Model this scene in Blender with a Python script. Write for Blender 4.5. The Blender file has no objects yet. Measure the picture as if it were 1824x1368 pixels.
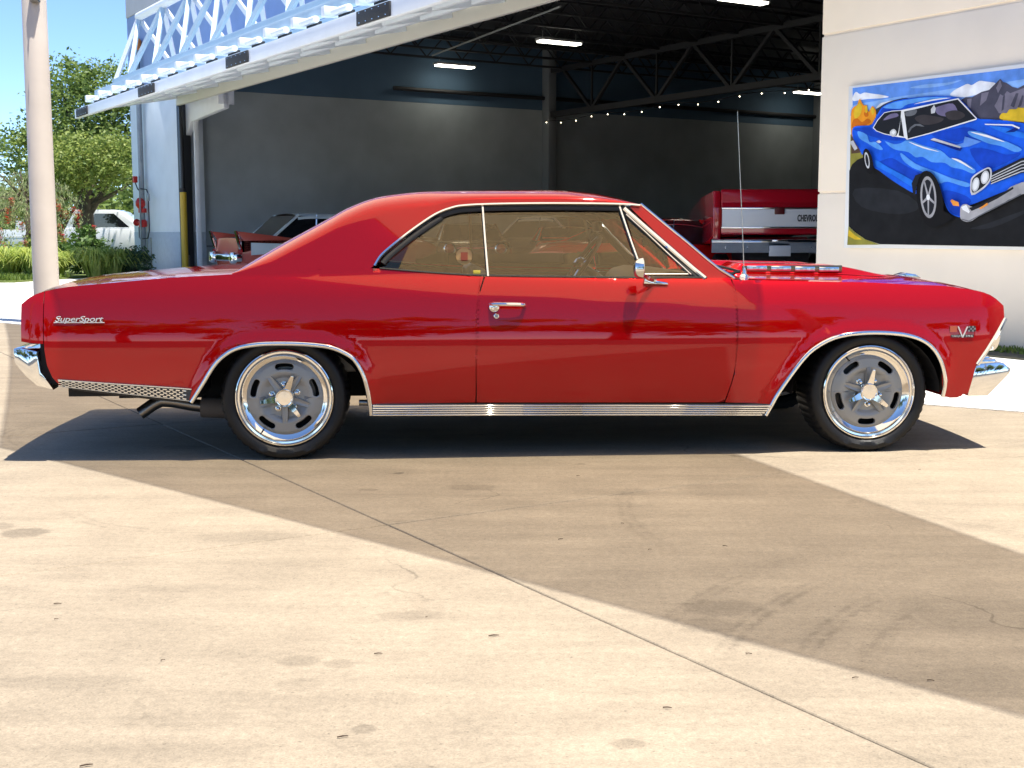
import bpy, bmesh, math, random
from mathutils import Vector, Matrix, noise
random.seed(7)
R = math.radians
S = bpy.context.scene
C = S.collection

# ---------------------------------------------------------------- camera, sky, sun, exposure
cam_d = bpy.data.cameras.new('camera'); cam = bpy.data.objects.new('camera', cam_d); C.objects.link(cam)
cam_d.sensor_width = 36; cam_d.lens = 44.41; cam_d.clip_start = .05; cam_d.clip_end = 3000
cam.location = (0, 0, 1.0938); cam.rotation_euler = (R(90 - 6.768), 0, 0)
S.camera = cam
SUN = Vector((.20, -.16, 1)).normalized()
W = bpy.data.worlds.new('World'); S.world = W; W.use_nodes = True
wn = W.node_tree.nodes; wl = W.node_tree.links
bg = wn['Background']; sky_n = wn.new('ShaderNodeTexSky'); sky_n.sky_type = 'NISHITA'; sky_n.sun_disc = False
sky_n.sun_elevation = math.asin(SUN.z); sky_n.sun_rotation = math.atan2(SUN.x, SUN.y)
sky_n.air_density = .55; sky_n.dust_density = 0; sky_n.ozone_density = 6
wl.new(sky_n.outputs[0], bg.inputs[0]); bg.inputs[1].default_value = .15
sun_d = bpy.data.lights.new('sun', 'SUN'); sun = bpy.data.objects.new('sun', sun_d); C.objects.link(sun)
sun_d.energy = 4.6; sun_d.angle = R(.7); sun_d.color = (1, .95, .86)
sun.rotation_euler = SUN.to_track_quat('Z', 'Y').to_euler()
S.view_settings.view_transform = 'Standard'; S.view_settings.look = 'None'
S.view_settings.exposure = 1.0; S.view_settings.gamma = 1
S.render.engine = 'CYCLES'
S.cycles.max_bounces = 7; S.cycles.transparent_max_bounces = 12; S.cycles.glossy_bounces = 4
S.cycles.caustics_reflective = False; S.cycles.caustics_refractive = False; S.cycles.sample_clamp_indirect = 6

# ---------------------------------------------------------------- materials
MATS = {}
def new_mat(name):
    m = bpy.data.materials.new(name); m.use_nodes = True; MATS[name] = m
    return m, m.node_tree.nodes, m.node_tree.links, m.node_tree.nodes['Principled BSDF']
def pm(name, col, rough=.5, metal=0, coat=0, noise_amt=0, nscale=8, bump=0, bscale=60, spec=.5, emit=None, estr=0, detail=5):
    if name in MATS: return MATS[name]
    m, n, l, b = new_mat(name)
    b.inputs['Roughness'].default_value = rough; b.inputs['Metallic'].default_value = metal
    b.inputs['Specular IOR Level'].default_value = spec
    if coat: b.inputs['Coat Weight'].default_value = coat; b.inputs['Coat Roughness'].default_value = .025
    c4 = (*col, 1); b.inputs['Base Color'].default_value = c4
    tc = n.new('ShaderNodeTexCoord')
    if noise_amt:
        t = n.new('ShaderNodeTexNoise'); t.inputs['Scale'].default_value = nscale; t.inputs['Detail'].default_value = detail
        l.new(tc.outputs['Object'], t.inputs['Vector'])
        r = n.new('ShaderNodeMapRange'); r.inputs[1].default_value = .3; r.inputs[2].default_value = .7
        r.inputs[3].default_value = 1 - noise_amt; r.inputs[4].default_value = 1 + noise_amt
        l.new(t.outputs[0], r.inputs[0])
        x = n.new('ShaderNodeVectorMath'); x.operation = 'SCALE'; x.inputs[0].default_value = col
        l.new(r.outputs[0], x.inputs['Scale']); l.new(x.outputs[0], b.inputs['Base Color'])
    if bump:
        t = n.new('ShaderNodeTexNoise'); t.inputs['Scale'].default_value = bscale; t.inputs['Detail'].default_value = 6
        l.new(tc.outputs['Object'], t.inputs['Vector'])
        bp = n.new('ShaderNodeBump'); bp.inputs['Strength'].default_value = bump; bp.inputs['Distance'].default_value = .01
        l.new(t.outputs[0], bp.inputs['Height']); l.new(bp.outputs[0], b.inputs['Normal'])
    if emit: b.inputs['Emission Color'].default_value = (*emit, 1); b.inputs['Emission Strength'].default_value = estr
    return m
def glass_mat(name, tint, refl=1.5, rough=0.0, film=(1, 1, 1)):
    m, n, l, b = new_mat(name); n.remove(b); out = n['Material Output']
    tr = n.new('ShaderNodeBsdfTransparent'); tr.inputs[0].default_value = (*tint, 1)
    gl = n.new('ShaderNodeBsdfGlossy'); gl.inputs['Roughness'].default_value = rough; gl.inputs[0].default_value = (*film, 1)
    fr = n.new('ShaderNodeFresnel'); fr.inputs[0].default_value = refl
    mx = n.new('ShaderNodeMixShader'); l.new(fr.outputs[0], mx.inputs[0]); l.new(tr.outputs[0], mx.inputs[1]); l.new(gl.outputs[0], mx.inputs[2])
    l.new(mx.outputs[0], out.inputs[0]); return m
def leaf_mat(name, c1, c2, trans=.35, scale=1.2):
    m, n, l, b = new_mat(name); out = n['Material Output']
    tc = n.new('ShaderNodeTexCoord'); t = n.new('ShaderNodeTexNoise'); t.inputs['Scale'].default_value = scale; t.inputs['Detail'].default_value = 3
    l.new(tc.outputs['Object'], t.inputs['Vector'])
    t2 = n.new('ShaderNodeTexWhiteNoise'); ge = n.new('ShaderNodeNewGeometry'); l.new(ge.outputs['Random Per Island'], t2.inputs['Vector'])
    ad = n.new('ShaderNodeMath'); ad.operation = 'MULTIPLY_ADD'; ad.inputs[1].default_value = .5; l.new(ge.outputs['Random Per Island'], ad.inputs[0])
    sc = n.new('ShaderNodeMath'); sc.operation = 'MULTIPLY'; sc.inputs[1].default_value = .55; l.new(t.outputs[0], sc.inputs[0]); l.new(sc.outputs[0], ad.inputs[2])
    cr = n.new('ShaderNodeValToRGB'); cr.color_ramp.elements[0].position = .2; cr.color_ramp.elements[0].color = (*c1, 1)
    cr.color_ramp.elements[1].position = .8; cr.color_ramp.elements[1].color = (*c2, 1); l.new(ad.outputs[0], cr.inputs[0])
    l.new(cr.outputs[0], b.inputs['Base Color']); b.inputs['Roughness'].default_value = .55
    tr = n.new('ShaderNodeBsdfTranslucent'); l.new(cr.outputs[0], tr.inputs[0])
    mx = n.new('ShaderNodeMixShader'); mx.inputs[0].default_value = trans
    l.new(b.outputs[0], mx.inputs[1]); l.new(tr.outputs[0], mx.inputs[2]); l.new(mx.outputs[0], out.inputs[0]); return m

CHROME = pm('chrome', (.86, .86, .85), .06, 1)
CHROME2 = pm('brushed_chrome', (.75, .75, .74), .18, 1)
BLACK = pm('black_rubber', (.012, .012, .013), .55, bump=.12, bscale=200)
DARK = pm('dark_underbody', (.010, .010, .011), .8)
WHITE = pm('white_paint', (.78, .80, .82), .45, noise_amt=.05, nscale=3)
STEEL = pm('bare_steel', (.30, .29, .27), .32, 1, noise_amt=.2, nscale=20)

# ---------------------------------------------------------------- mesh helpers
class MB:
    def __init__(s): s.v = []; s.f = []
    def add(s, vs, fs):
        o = len(s.v); s.v += [tuple(p) for p in vs]; s.f += [tuple(i + o for i in f) for f in fs]; return s
    def box(s, c, d, rot=None, taper=None):
        x, y, z = d[0] / 2, d[1] / 2, d[2] / 2
        P = [Vector((sx * x, sy * y, sz * z)) for sz in (-1, 1) for sy in (-1, 1) for sx in (-1, 1)]
        if rot is not None: P = [rot @ p for p in P]
        return s.add([p + Vector(c) for p in P], [(0, 2, 3, 1), (4, 5, 7, 6), (0, 1, 5, 4), (2, 6, 7, 3), (0, 4, 6, 2), (1, 3, 7, 5)])
    def bar(s, a, b, w, h, up=(0, 0, 1)):
        a = Vector(a); b = Vector(b); x = (b - a).normalized(); u = Vector(up)
        y = u.cross(x)
        if y.length < 1e-4: y = Vector((1, 0, 0)).cross(x)
        y.normalize(); z = x.cross(y)
        return s.box((a + b) / 2, ((b - a).length, w, h), Matrix((x, y, z)).transposed())
    def tube(s, pts, rad, n=8, cap=True, closed=False, flat=None):
        pts = [Vector(p) for p in pts]; m = len(pts); o = len(s.v)
        rads = rad if isinstance(rad, (list, tuple)) else [rad] * m
        ref = None
        for i, p in enumerate(pts):
            if closed: t = pts[(i + 1) % m] - pts[i - 1]
            else: t = pts[min(i + 1, m - 1)] - pts[max(i - 1, 0)]
            t.normalize()
            if ref is None: ref = Vector((0, 0, 1)) if abs(t.z) < .9 else Vector((1, 0, 0))
            a = t.cross(ref).normalized(); b2 = a.cross(t); ref = b2
            for k in range(n):
                q = 2 * math.pi * k / n
                s.v.append(tuple(p + (a * math.cos(q) + b2 * math.sin(q)) * rads[i]))
        rng = m if closed else m - 1
        for i in range(rng):
            for k in range(n):
                i2 = (i + 1) % m
                s.f.append((o + i * n + k, o + i * n + (k + 1) % n, o + i2 * n + (k + 1) % n, o + i2 * n + k))
        if cap and not closed:
            s.f.append(tuple(o + k for k in range(n))[::-1]); s.f.append(tuple(o + (m - 1) * n + k for k in range(n)))
        return s
    def strip(s, pts, nrm, w, t, closed=False):
        """moulding swept along pts: w across, t proud along nrm (rounded three-facet section)"""
        pts = [Vector(p) for p in pts]; m = len(pts); o = len(s.v)
        sec = [(-.5, 0), (-.5, .45), (-.25, 1), (.25, 1), (.5, .45), (.5, 0)]
        for i, p in enumerate(pts):
            if closed: tg = (pts[(i + 1) % m] - pts[i - 1]).normalized()
            else: tg = (pts[min(i + 1, m - 1)] - pts[max(i - 1, 0)]).normalized()
            nn = Vector(nrm(p) if callable(nrm) else nrm); nn = (nn - tg * nn.dot(tg)).normalized(); b = tg.cross(nn)
            for a, c in sec: s.v.append(tuple(p + b * a * w + nn * c * t))
        k = len(sec)
        for i in range(m if closed else m - 1):
            i2 = (i + 1) % m
            for j in range(k):
                s.f.append((o + i * k + j, o + i * k + (j + 1) % k, o + i2 * k + (j + 1) % k, o + i2 * k + j))
        if not closed:
            s.f.append(tuple(o + j for j in range(k))[::-1]); s.f.append(tuple(o + (m - 1) * k + j for j in range(k)))
        return s
    def lathe(s, prof, n=48, axis='y', c=(0, 0, 0), closed=False):
        """prof: (r, d) pairs, d along axis"""
        o = len(s.v); m = len(prof)
        for r, d in prof:
            for k in range(n):
                q = 2 * math.pi * k / n; a, b = r * math.cos(q), r * math.sin(q)
                p = (a, d, b) if axis == 'y' else ((a, b, d) if axis == 'z' else (d, a, b))
                s.v.append((p[0] + c[0], p[1] + c[1], p[2] + c[2]))
        for i in range(m - 1 if not closed else m):
            i2 = (i + 1) % m
            for k in range(n): s.f.append((o + i * n + k, o + i * n + (k + 1) % n, o + i2 * n + (k + 1) % n, o + i2 * n + k))
        return s
    def prism(s, poly, y0, y1, axis='y'):
        """poly (x,z) extruded y0..y1"""
        m = len(poly)
        def P(p, d): return (p[0], d, p[1]) if axis == 'y' else ((p[0], p[1], d) if axis == 'z' else (d, p[0], p[1]))
        return s.add([P(p, y0) for p in poly] + [P(p, y1) for p in poly],
                     [tuple(range(m)), tuple(range(2 * m - 1, m - 1, -1))] + [(i, m + i, m + (i + 1) % m, (i + 1) % m) for i in range(m)])
    def grid(s, P):
        """P[i][j] points"""
        o = len(s.v); a, b = len(P), len(P[0])
        for r in P: s.v += [tuple(p) for p in r]
        for i in range(a - 1):
            for j in range(b - 1): s.f.append((o + i * b + j, o + i * b + j + 1, o + (i + 1) * b + j + 1, o + (i + 1) * b + j))
        return s
    def ball(s, c, r, n=10):
        r3 = r if isinstance(r, (tuple, list)) else (r, r, r)
        o = len(s.v)
        for i in range(n // 2 + 1):
            ph = math.pi * i / (n // 2)
            for k in range(n):
                q = 2 * math.pi * k / n
                s.v.append((c[0] + r3[0] * math.sin(ph) * math.cos(q), c[1] + r3[1] * math.sin(ph) * math.sin(q), c[2] + r3[2] * math.cos(ph)))
        for i in range(n // 2):
            for k in range(n): s.f.append((o + i * n + k, o + (i + 1) * n + k, o + (i + 1) * n + (k + 1) % n, o + i * n + (k + 1) % n))
        return s
    def build(s, name, mat, parent=None, smooth=False, bevel=0, seg=2, fix=True, angle=40):
        me = bpy.data.meshes.new(name); me.from_pydata(s.v, [], s.f)
        if fix or bevel:
            bm = bmesh.new(); bm.from_mesh(me)
            bmesh.ops.remove_doubles(bm, verts=bm.verts, dist=1e-5)
            bmesh.ops.recalc_face_normals(bm, faces=bm.faces)
            if bevel:
                es = [e for e in bm.edges if len(e.link_faces) == 2 and e.calc_face_angle(0) > R(25)]
                bmesh.ops.bevel(bm, geom=es, offset=bevel, segments=seg, affect='EDGES', profile=.5, clamp_overlap=True)
            bm.to_mesh(me); bm.free()
        if smooth or bevel:
            me.polygons.foreach_set('use_smooth', [True] * len(me.polygons))
            try: me.set_sharp_from_angle(angle=R(angle))
            except Exception: pass
        o = bpy.data.objects.new(name, me); C.objects.link(o)
        if mat: me.materials.append(mat)
        if parent: o.parent = parent
        return o
def tag(o, label, cat, group=None):
    o['label'] = label; o['category'] = cat
    if group: o['group'] = group
    return o
def thing(name, label, cat, loc=(0, 0, 0), rz=0, group=None):
    o = bpy.data.objects.new(name, None); C.objects.link(o); o.empty_display_size = .2
    o.location = loc; o.rotation_euler = (0, 0, rz); return tag(o, label, cat, group)
def struct(o, kind='structure'): o['kind'] = kind; return o
def copy_tree(o, parent=None):
    c = o.copy(); C.objects.link(c); c.parent = parent
    for ch in o.children: copy_tree(ch, c)
    return c
def lerp_tab(tab, x):
    if x <= tab[0][0]: return tab[0][1]
    for (a, b), (c, d) in zip(tab, tab[1:]):
        if x <= c: return b + (d - b) * (x - a) / (c - a)
    return tab[-1][1]
def smooth_tab(tab, x):
    """Catmull-Rom through the table"""
    n = len(tab)
    if x <= tab[0][0]: return tab[0][1]
    if x >= tab[-1][0]: return tab[-1][1]
    i = max(k for k in range(n - 1) if tab[k][0] <= x)
    def sl(k):
        a, b = max(k - 1, 0), min(k + 1, n - 1); return (tab[b][1] - tab[a][1]) / (tab[b][0] - tab[a][0])
    h = tab[i + 1][0] - tab[i][0]; t = (x - tab[i][0]) / h
    return ((2 * t**3 - 3 * t**2 + 1) * tab[i][1] + (t**3 - 2 * t**2 + t) * h * sl(i)
            + (-2 * t**3 + 3 * t**2) * tab[i + 1][1] + (t**3 - t**2) * h * sl(i + 1))
def spline(pts, k=6, closed=False):
    """dense Catmull-Rom polyline through 2D/3D points"""
    P = [Vector(p) for p in pts]; n = len(P); out = []
    for i in range(n if closed else n - 1):
        p0 = P[i - 1] if (closed or i > 0) else P[0] * 2 - P[1]
        p1 = P[i]; p2 = P[(i + 1) % n]; p3 = P[(i + 2) % n] if (closed or i + 2 < n) else p2 * 2 - p1
        for j in range(k):
            t = j / k
            out.append(.5 * (2 * p1 + (p2 - p0) * t + (2 * p0 - 5 * p1 + 4 * p2 - p3) * t * t + (3 * p1 - p0 - 3 * p2 + p3) * t**3))
    if not closed: out.append(P[-1])
    return [tuple(p) for p in out]
def text_mesh(txt, size, extrude=.002, shear=0, bevel=0, space=1.0, align='LEFT', bold=0):
    cu = bpy.data.curves.new('txt', 'FONT'); cu.body = txt; cu.size = size; cu.extrude = extrude; cu.shear = shear
    cu.bevel_depth = bevel; cu.space_character = space; cu.align_x = align; cu.offset = bold; cu.resolution_u = 3
    o = bpy.data.objects.new('txt', cu); C.objects.link(o)
    dg = bpy.context.evaluated_depsgraph_get(); dg.update()
    me = bpy.data.meshes.new_from_object(o.evaluated_get(dg)); bpy.data.objects.remove(o); bpy.data.curves.remove(cu)
    v = [tuple(q.co) for q in me.vertices]; f = [tuple(p.vertices) for p in me.polygons]; bpy.data.meshes.remove(me)
    return v, f
def curve_fill(splines, extrude, bevel, res=2):
    """filled flat curve with holes -> verts, faces (z is thickness)"""
    cu = bpy.data.curves.new('cf', 'CURVE'); cu.dimensions = '2D'; cu.fill_mode = 'BOTH'; cu.extrude = extrude; cu.bevel_depth = bevel; cu.bevel_resolution = res
    for sp in splines:
        q = cu.splines.new('POLY'); q.points.add(len(sp) - 1); q.use_cyclic_u = True
        for i, p in enumerate(sp): q.points[i].co = (p[0], p[1], 0, 1)
    o = bpy.data.objects.new('cf', cu); C.objects.link(o)
    dg = bpy.context.evaluated_depsgraph_get(); dg.update()
    me = bpy.data.meshes.new_from_object(o.evaluated_get(dg)); bpy.data.objects.remove(o); bpy.data.curves.remove(cu)
    v = [tuple(q.co) for q in me.vertices]; f = [tuple(p.vertices) for p in me.polygons]; bpy.data.meshes.remove(me)
    return v, f
# ---------------------------------------------------------------- the hangar's own frame: x along the front wall (away), y outwards, z up
BO = Vector((4.74, 11.87, 0)); BR = R(122)
BX = Vector((math.cos(BR), math.sin(BR), 0)); BY = Vector((-math.sin(BR), math.cos(BR), 0))
def bw(t, w, z=0): return BO + BX * t + BY * w + Vector((0, 0, z))

def concrete(name, base, spots=(), arcs=(), dirt=.16, sc=1.0):
    m, n, l, b = new_mat(name)
    ge = n.new('ShaderNodeNewGeometry'); pos = ge.outputs['Position']
    def nz(scale, detail=6, rough=.6, stretch=None):
        t = n.new('ShaderNodeTexNoise'); t.inputs['Scale'].default_value = scale; t.inputs['Detail'].default_value = detail; t.inputs['Roughness'].default_value = rough
        if stretch:
            mp = n.new('ShaderNodeMapping'); mp.inputs['Scale'].default_value = stretch; mp.inputs['Rotation'].default_value = (0, 0, R(30)); l.new(pos, mp.inputs[0]); l.new(mp.outputs[0], t.inputs['Vector'])
        else: l.new(pos, t.inputs['Vector'])
        return t.outputs[0]
    def mr(x, a, b_, c, d, sm=False):
        q = n.new('ShaderNodeMapRange'); q.interpolation_type = 'SMOOTHSTEP' if sm else 'LINEAR'
        for i, v in enumerate((a, b_, c, d)): q.inputs[i + 1].default_value = v
        l.new(x, q.inputs[0]); return q.outputs[0]
    def mt(op, x, y):
        q = n.new('ShaderNodeMath'); q.operation = op
        for i, v in enumerate((x, y)):
            if isinstance(v, (int, float)): q.inputs[i].default_value = v
            else: l.new(v, q.inputs[i])
        return q.outputs[0]
    big = mr(nz(.55, 5), .3, .72, 1 - dirt, 1 + dirt * .6)
    med = mr(nz(3.2, 8, .7), .3, .7, 1 - dirt * .8, 1 + dirt * .6)
    fine = mr(nz(160, 3, .7), .3, .7, .78, 1.16)
    grit = mr(nz(45, 4, .7), .32, .68, .84, 1.10)
    streak = mr(nz(1.0, 7, .65, (1.2, 9, 1)), .35, .7, 1.05, 1 - dirt * .9)
    v = mt('MULTIPLY', mt('MULTIPLY', mt('MULTIPLY', big, med), mt('MULTIPLY', fine, grit)), streak)
    speck = mr(nz(75, 2, .5), .66, .72, 1, .70); pale = mr(nz(60, 2, .5, (1, 1.3, 1)), .66, .74, 1, 1.13)
    v = mt('MULTIPLY', v, mt('MULTIPLY', speck, pale))
    # hairline cracks
    wv = n.new('ShaderNodeTexNoise'); wv.inputs['Scale'].default_value = 1.6; wv.inputs['Detail'].default_value = 7; l.new(pos, wv.inputs['Vector'])
    wx = n.new('ShaderNodeVectorMath'); wx.operation = 'SCALE'; wx.inputs['Scale'].default_value = .9; l.new(wv.outputs['Color'], wx.inputs[0])
    wy = n.new('ShaderNodeVectorMath'); wy.operation = 'ADD'; l.new(pos, wy.inputs[0]); l.new(wx.outputs[0], wy.inputs[1])
    ce = n.new('ShaderNodeTexVoronoi'); ce.feature = 'DISTANCE_TO_EDGE'; ce.inputs['Scale'].default_value = .42; l.new(wy.outputs[0], ce.inputs['Vector'])
    crk = mt('MULTIPLY', mr(ce.outputs['Distance'], .0012, .0035, .32, 0), mr(nz(.9, 3), .5, .6, 0, 1))
    v = mt('MULTIPLY', v, mt('SUBTRACT', 1, crk))
    # small scattered drips
    vo = n.new('ShaderNodeTexVoronoi'); vo.inputs['Scale'].default_value = 2.6; vo.inputs['Randomness'].default_value = 1; l.new(pos, vo.inputs['Vector'])
    wob = nz(22, 4)
    dist = mt('ADD', vo.outputs['Distance'], mt('MULTIPLY', mt('SUBTRACT', wob, .5), .16))
    sep = n.new('ShaderNodeSeparateColor'); l.new(vo.outputs['Color'], sep.inputs[0])
    on = mt('GREATER_THAN', sep.outputs[0], .62)
    drop = mt('MULTIPLY', mr(dist, .035, .085, 1, 0, True), on)
    v = mt('MULTIPLY', v, mt('SUBTRACT', 1, mt('MULTIPLY', drop, mt('MULTIPLY', sep.outputs[1], .5))))
    wob2 = mt('MULTIPLY', mt('SUBTRACT', nz(13, 8, .7), .5), .6)
    for (x, y, rx, ry, k) in spots:
        q = n.new('ShaderNodeVectorMath'); q.operation = 'SUBTRACT'; l.new(pos, q.inputs[0]); q.inputs[1].default_value = (x, y, 0)
        q2 = n.new('ShaderNodeVectorMath'); q2.operation = 'MULTIPLY'; l.new(q.outputs[0], q2.inputs[0]); q2.inputs[1].default_value = (1 / rx, 1 / ry, 0)
        q3 = n.new('ShaderNodeVectorMath'); q3.operation = 'LENGTH'; l.new(q2.outputs[0], q3.inputs[0])
        s_ = mr(mt('ADD', q3.outputs['Value'], mt('MULTIPLY', wob2, 2.2)), .62, 1.12, k * .72, 0, True)
        v = mt('MULTIPLY', v, mt('SUBTRACT', 1, s_))
    brk = mr(nz(14, 8, .7), .42, .55, .1, 1)
    for (x, y, r, wd, ax, ay, ar, k) in arcs:   # tyre scuffs: ring (x,y,r), only near (ax,ay) within ar
        q = n.new('ShaderNodeVectorMath'); q.operation = 'SUBTRACT'; l.new(pos, q.inputs[0]); q.inputs[1].default_value = (x, y, 0)
        q3 = n.new('ShaderNodeVectorMath'); q3.operation = 'LENGTH'; l.new(q.outputs[0], q3.inputs[0])
        d1 = mt('ABSOLUTE', mt('SUBTRACT', q3.outputs['Value'], r), 0)
        lines = mr(mt('SINE', mt('MULTIPLY', q3.outputs['Value'], 150), 0), -1, 1, .35, 1)
        q4 = n.new('ShaderNodeVectorMath'); q4.operation = 'DISTANCE'; l.new(pos, q4.inputs[0]); q4.inputs[1].default_value = (ax, ay, 0)
        s_ = mt('MULTIPLY', mt('MULTIPLY', mr(d1, wd * .4, wd, 1, 0, True), mr(q4.outputs['Value'], ar * .4, ar, k * .85, 0, True)), mt('MULTIPLY', lines, brk))
        v = mt('MULTIPLY', v, mt('SUBTRACT', 1, s_))
    x = n.new('ShaderNodeVectorMath'); x.operation = 'SCALE'; x.inputs[0].default_value = base; l.new(v, x.inputs['Scale'])
    l.new(x.outputs[0], b.inputs['Base Color']); b.inputs['Roughness'].default_value = .8; b.inputs['Specular IOR Level'].default_value = .3
    bp = n.new('ShaderNodeBump'); bp.inputs['Strength'].default_value = .25; bp.inputs['Distance'].default_value = .004
    l.new(mt('ADD', nz(220, 3, .7), mt('MULTIPLY', nz(30, 4), .8)), bp.inputs['Height']); l.new(bp.outputs[0], b.inputs['Normal'])
    return m
SPOTS = [(-1.80, 4.56, .10, .09, .5), (-1.93, 4.66, .07, .06, .32), (-.95, 4.50, .22, .10, .22), (-.55, 3.15, .06, .05, .30), (-.44, 3.13, .05, .04, .24),
         (-.52, 2.98, .07, .05, .18), (.62, 3.62, .13, .10, .30), (.55, 3.45, .10, .08, .26), (-1.35, 7.6, .18, .10, .2), (-2.7, 7.7, .4, .10, .18), (-.30, 3.55, .10, .05, .22),
         (.93, 5.35, .28, .14, .14), (1.35, 3.55, .30, .22, .16), (1.25, 3.0, .30, .14, .16), (-.33, 2.70, .03, .03, .4), (.25, 2.62, .045, .03, .35), (-.18, 5.40, .13, .07, .26), (.45, 5.3, .2, .08, .16),
         (-1.7, 6.45, .12, .07, .22), (-2.2, 7.35, .25, .08, .14), (-.75, 2.75, .16, .07, .15), (-1.1, 3.0, .2, .06, .13), (-.62, 5.35, .05, .03, .3)]
ARCS = [(2.6, 2.4, 2.2, .05, .72, 3.55, .5, .34), (2.6, 2.4, 2.0, .05, .85, 3.5, .45, .30), (2.6, 2.4, 1.85, .045, .95, 3.4, .45, .28), (2.6, 2.4, 2.42, .04, .62, 3.7, .45, .22), (-1.2, 5.2, .62, .06, -1.5, 4.65, .45, .22), (2.2, 4.9, 1.75, .05, .45, 4.9, .7, .20),
        (4.4, 6.8, 3.4, .06, 1.9, 4.6, .9, .22), (-2.0, 7.0, .8, .12, -2.7, 6.85, .6, .26), (4.5, 3.5, 3.0, .06, 1.65, 3.0, .8, .18), (-2.2, .2, 3.05, .05, .35, 2.9, 1.2, .18)]
CONC = concrete('tan_concrete', (.35, .287, .207), SPOTS, ARCS)
CONCG = concrete('plain_concrete', (.38, .31, .23))
CONCW = concrete('sun_glare_concrete', (.80, .78, .73), dirt=.05)  # near-white base carries the glare of the sunlit ground

# ground sheet to the horizon
struct(MB().add([(-900, -900, -.05), (900, -900, -.05), (900, 900, -.05), (-900, 900, -.05)], [(0, 1, 2, 3)]).build('ground', CONCG, fix=False))
# the pavement: a bed, and the poured slabs with their joints
JO = Vector((-.47, 4.69, 0)); JR = R(121.4)
jx = Vector((math.cos(JR), math.sin(JR), 0)); jy = Vector((-math.sin(JR), math.cos(JR), 0))
bed = struct(MB().box((0, 0, -.02), (40, 42, .016)).build('pavement', pm('joint_filler', (.03, .027, .024), .9)))
bed.location = JO; bed.rotation_euler = (0, 0, JR)
LA, LB = 3.0, 4.6
sm = MB().box((LA / 2, LB / 2, -.025), (LA - .006, LB - .006, .05)).build('slab', CONC, bed, bevel=.004, seg=1)
first = True
for i in range(-5, 6):
    for j in range(-4, 4):
        o = sm if first else sm.copy()
        if not first: C.objects.link(o)
        first = False; o.location = (i * LA, j * LB, 0)
# apron and drive beyond: glare of the sunlit ground put into a near-white colour
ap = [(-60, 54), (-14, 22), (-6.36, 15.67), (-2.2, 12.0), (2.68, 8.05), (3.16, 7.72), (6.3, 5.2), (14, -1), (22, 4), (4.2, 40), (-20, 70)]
struct(MB().prism(ap, -.03, .006, 'z').build('sun_glare_apron', CONCW))
struct(MB().prism([(-70, -70), (70, -70), (70, -4), (9, -.2), (-7, -.2), (-70, -12)], -.03, .005, 'z').build('reflection_dark_ground', pm('dark_reflected_ground', (.045, .045, .047), .85, noise_amt=.2, nscale=4)))  # unseen dark sheet behind the camera, added to darken reflections in the car
GRASS = leaf_mat('grass', (.08, .14, .015), (.22, .30, .05), .3, 2.0)
def grass_patch(name, poly, z, n, hgt=.06, seed=1):
    rnd = random.Random(seed); m = MB()
    xs = [p[0] for p in poly]; ys = [p[1] for p in poly]
    def inside(x, y):
        c = False; k = len(poly)
        for i in range(k):
            x1, y1 = poly[i]; x2, y2 = poly[i - 1]
            if (y1 > y) != (y2 > y) and x < (x2 - x1) * (y - y1) / (y2 - y1) + x1: c = not c
        return c
    cnt = 0
    while cnt < n:
        x, y = rnd.uniform(min(xs), max(xs)), rnd.uniform(min(ys), max(ys))
        if not inside(x, y): continue
        cnt += 1; a = rnd.uniform(0, 6.28); h = hgt * rnd.uniform(.6, 1.5); w = .012 + h * .12
        dx, dy = math.cos(a), math.sin(a); lx_, ly_ = rnd.uniform(-.5, .5) * h, rnd.uniform(-.5, .5) * h
        m.add([(x - dx * w, y - dy * w, z), (x + dx * w, y + dy * w, z), (x + lx_, y + ly_, z + h)], [(0, 1, 2)])
    return struct(m.build(name, GRASS, fix=False), 'stuff')
LAWN = pm('lawn_soil', (.13, .17, .04), .9, noise_amt=.3, nscale=3)
lawn_poly = [(-40, 27.5), (-11.2, 28.5), (-10.6, 32.5), (-12, 60), (-60, 75)]
struct(MB().prism(lawn_poly, -.03, .05, 'z').build('planting_bed', LAWN))
struct(MB().prism([(-9.6, 17.2), (-8.6, 17.6), (-7.35, 16.9), (-7.0, 16.2), (-7.3, 15.9), (-9.6, 15.6)], -.03, .03, 'z').build('lawn_island', LAWN))
grass_patch('lawn_grass', [(-9.6, 17.2), (-8.6, 17.6), (-7.35, 16.9), (-7.0, 16.2), (-7.3, 15.9), (-9.6, 15.6)], .03, 2500, .07)
grass_patch('verge_grass', [(-18, 28.0), (-11.2, 28.6), (-10.8, 31), (-18, 31)], .05, 6000, .10, 2)
# dry verge at the foot of the right wall
vp = [tuple(bw(t, w)[:2]) for t, w in ((-8, 0), (2.2, 0), (2.2, .55), (.1, .75), (-8, .9))]
struct(MB().prism(vp, -.02, .02, 'z').build('wall_verge', pm('verge_soil', (.09, .085, .055), .95, noise_amt=.4, nscale=14)))
grass_patch('verge_weeds', [tuple(bw(t, w)[:2]) for t, w in ((-5, .02), (2.1, .02), (2.1, .40), (.1, .45), (-5, .5))], .02, 2600, .035, 3)

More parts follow.
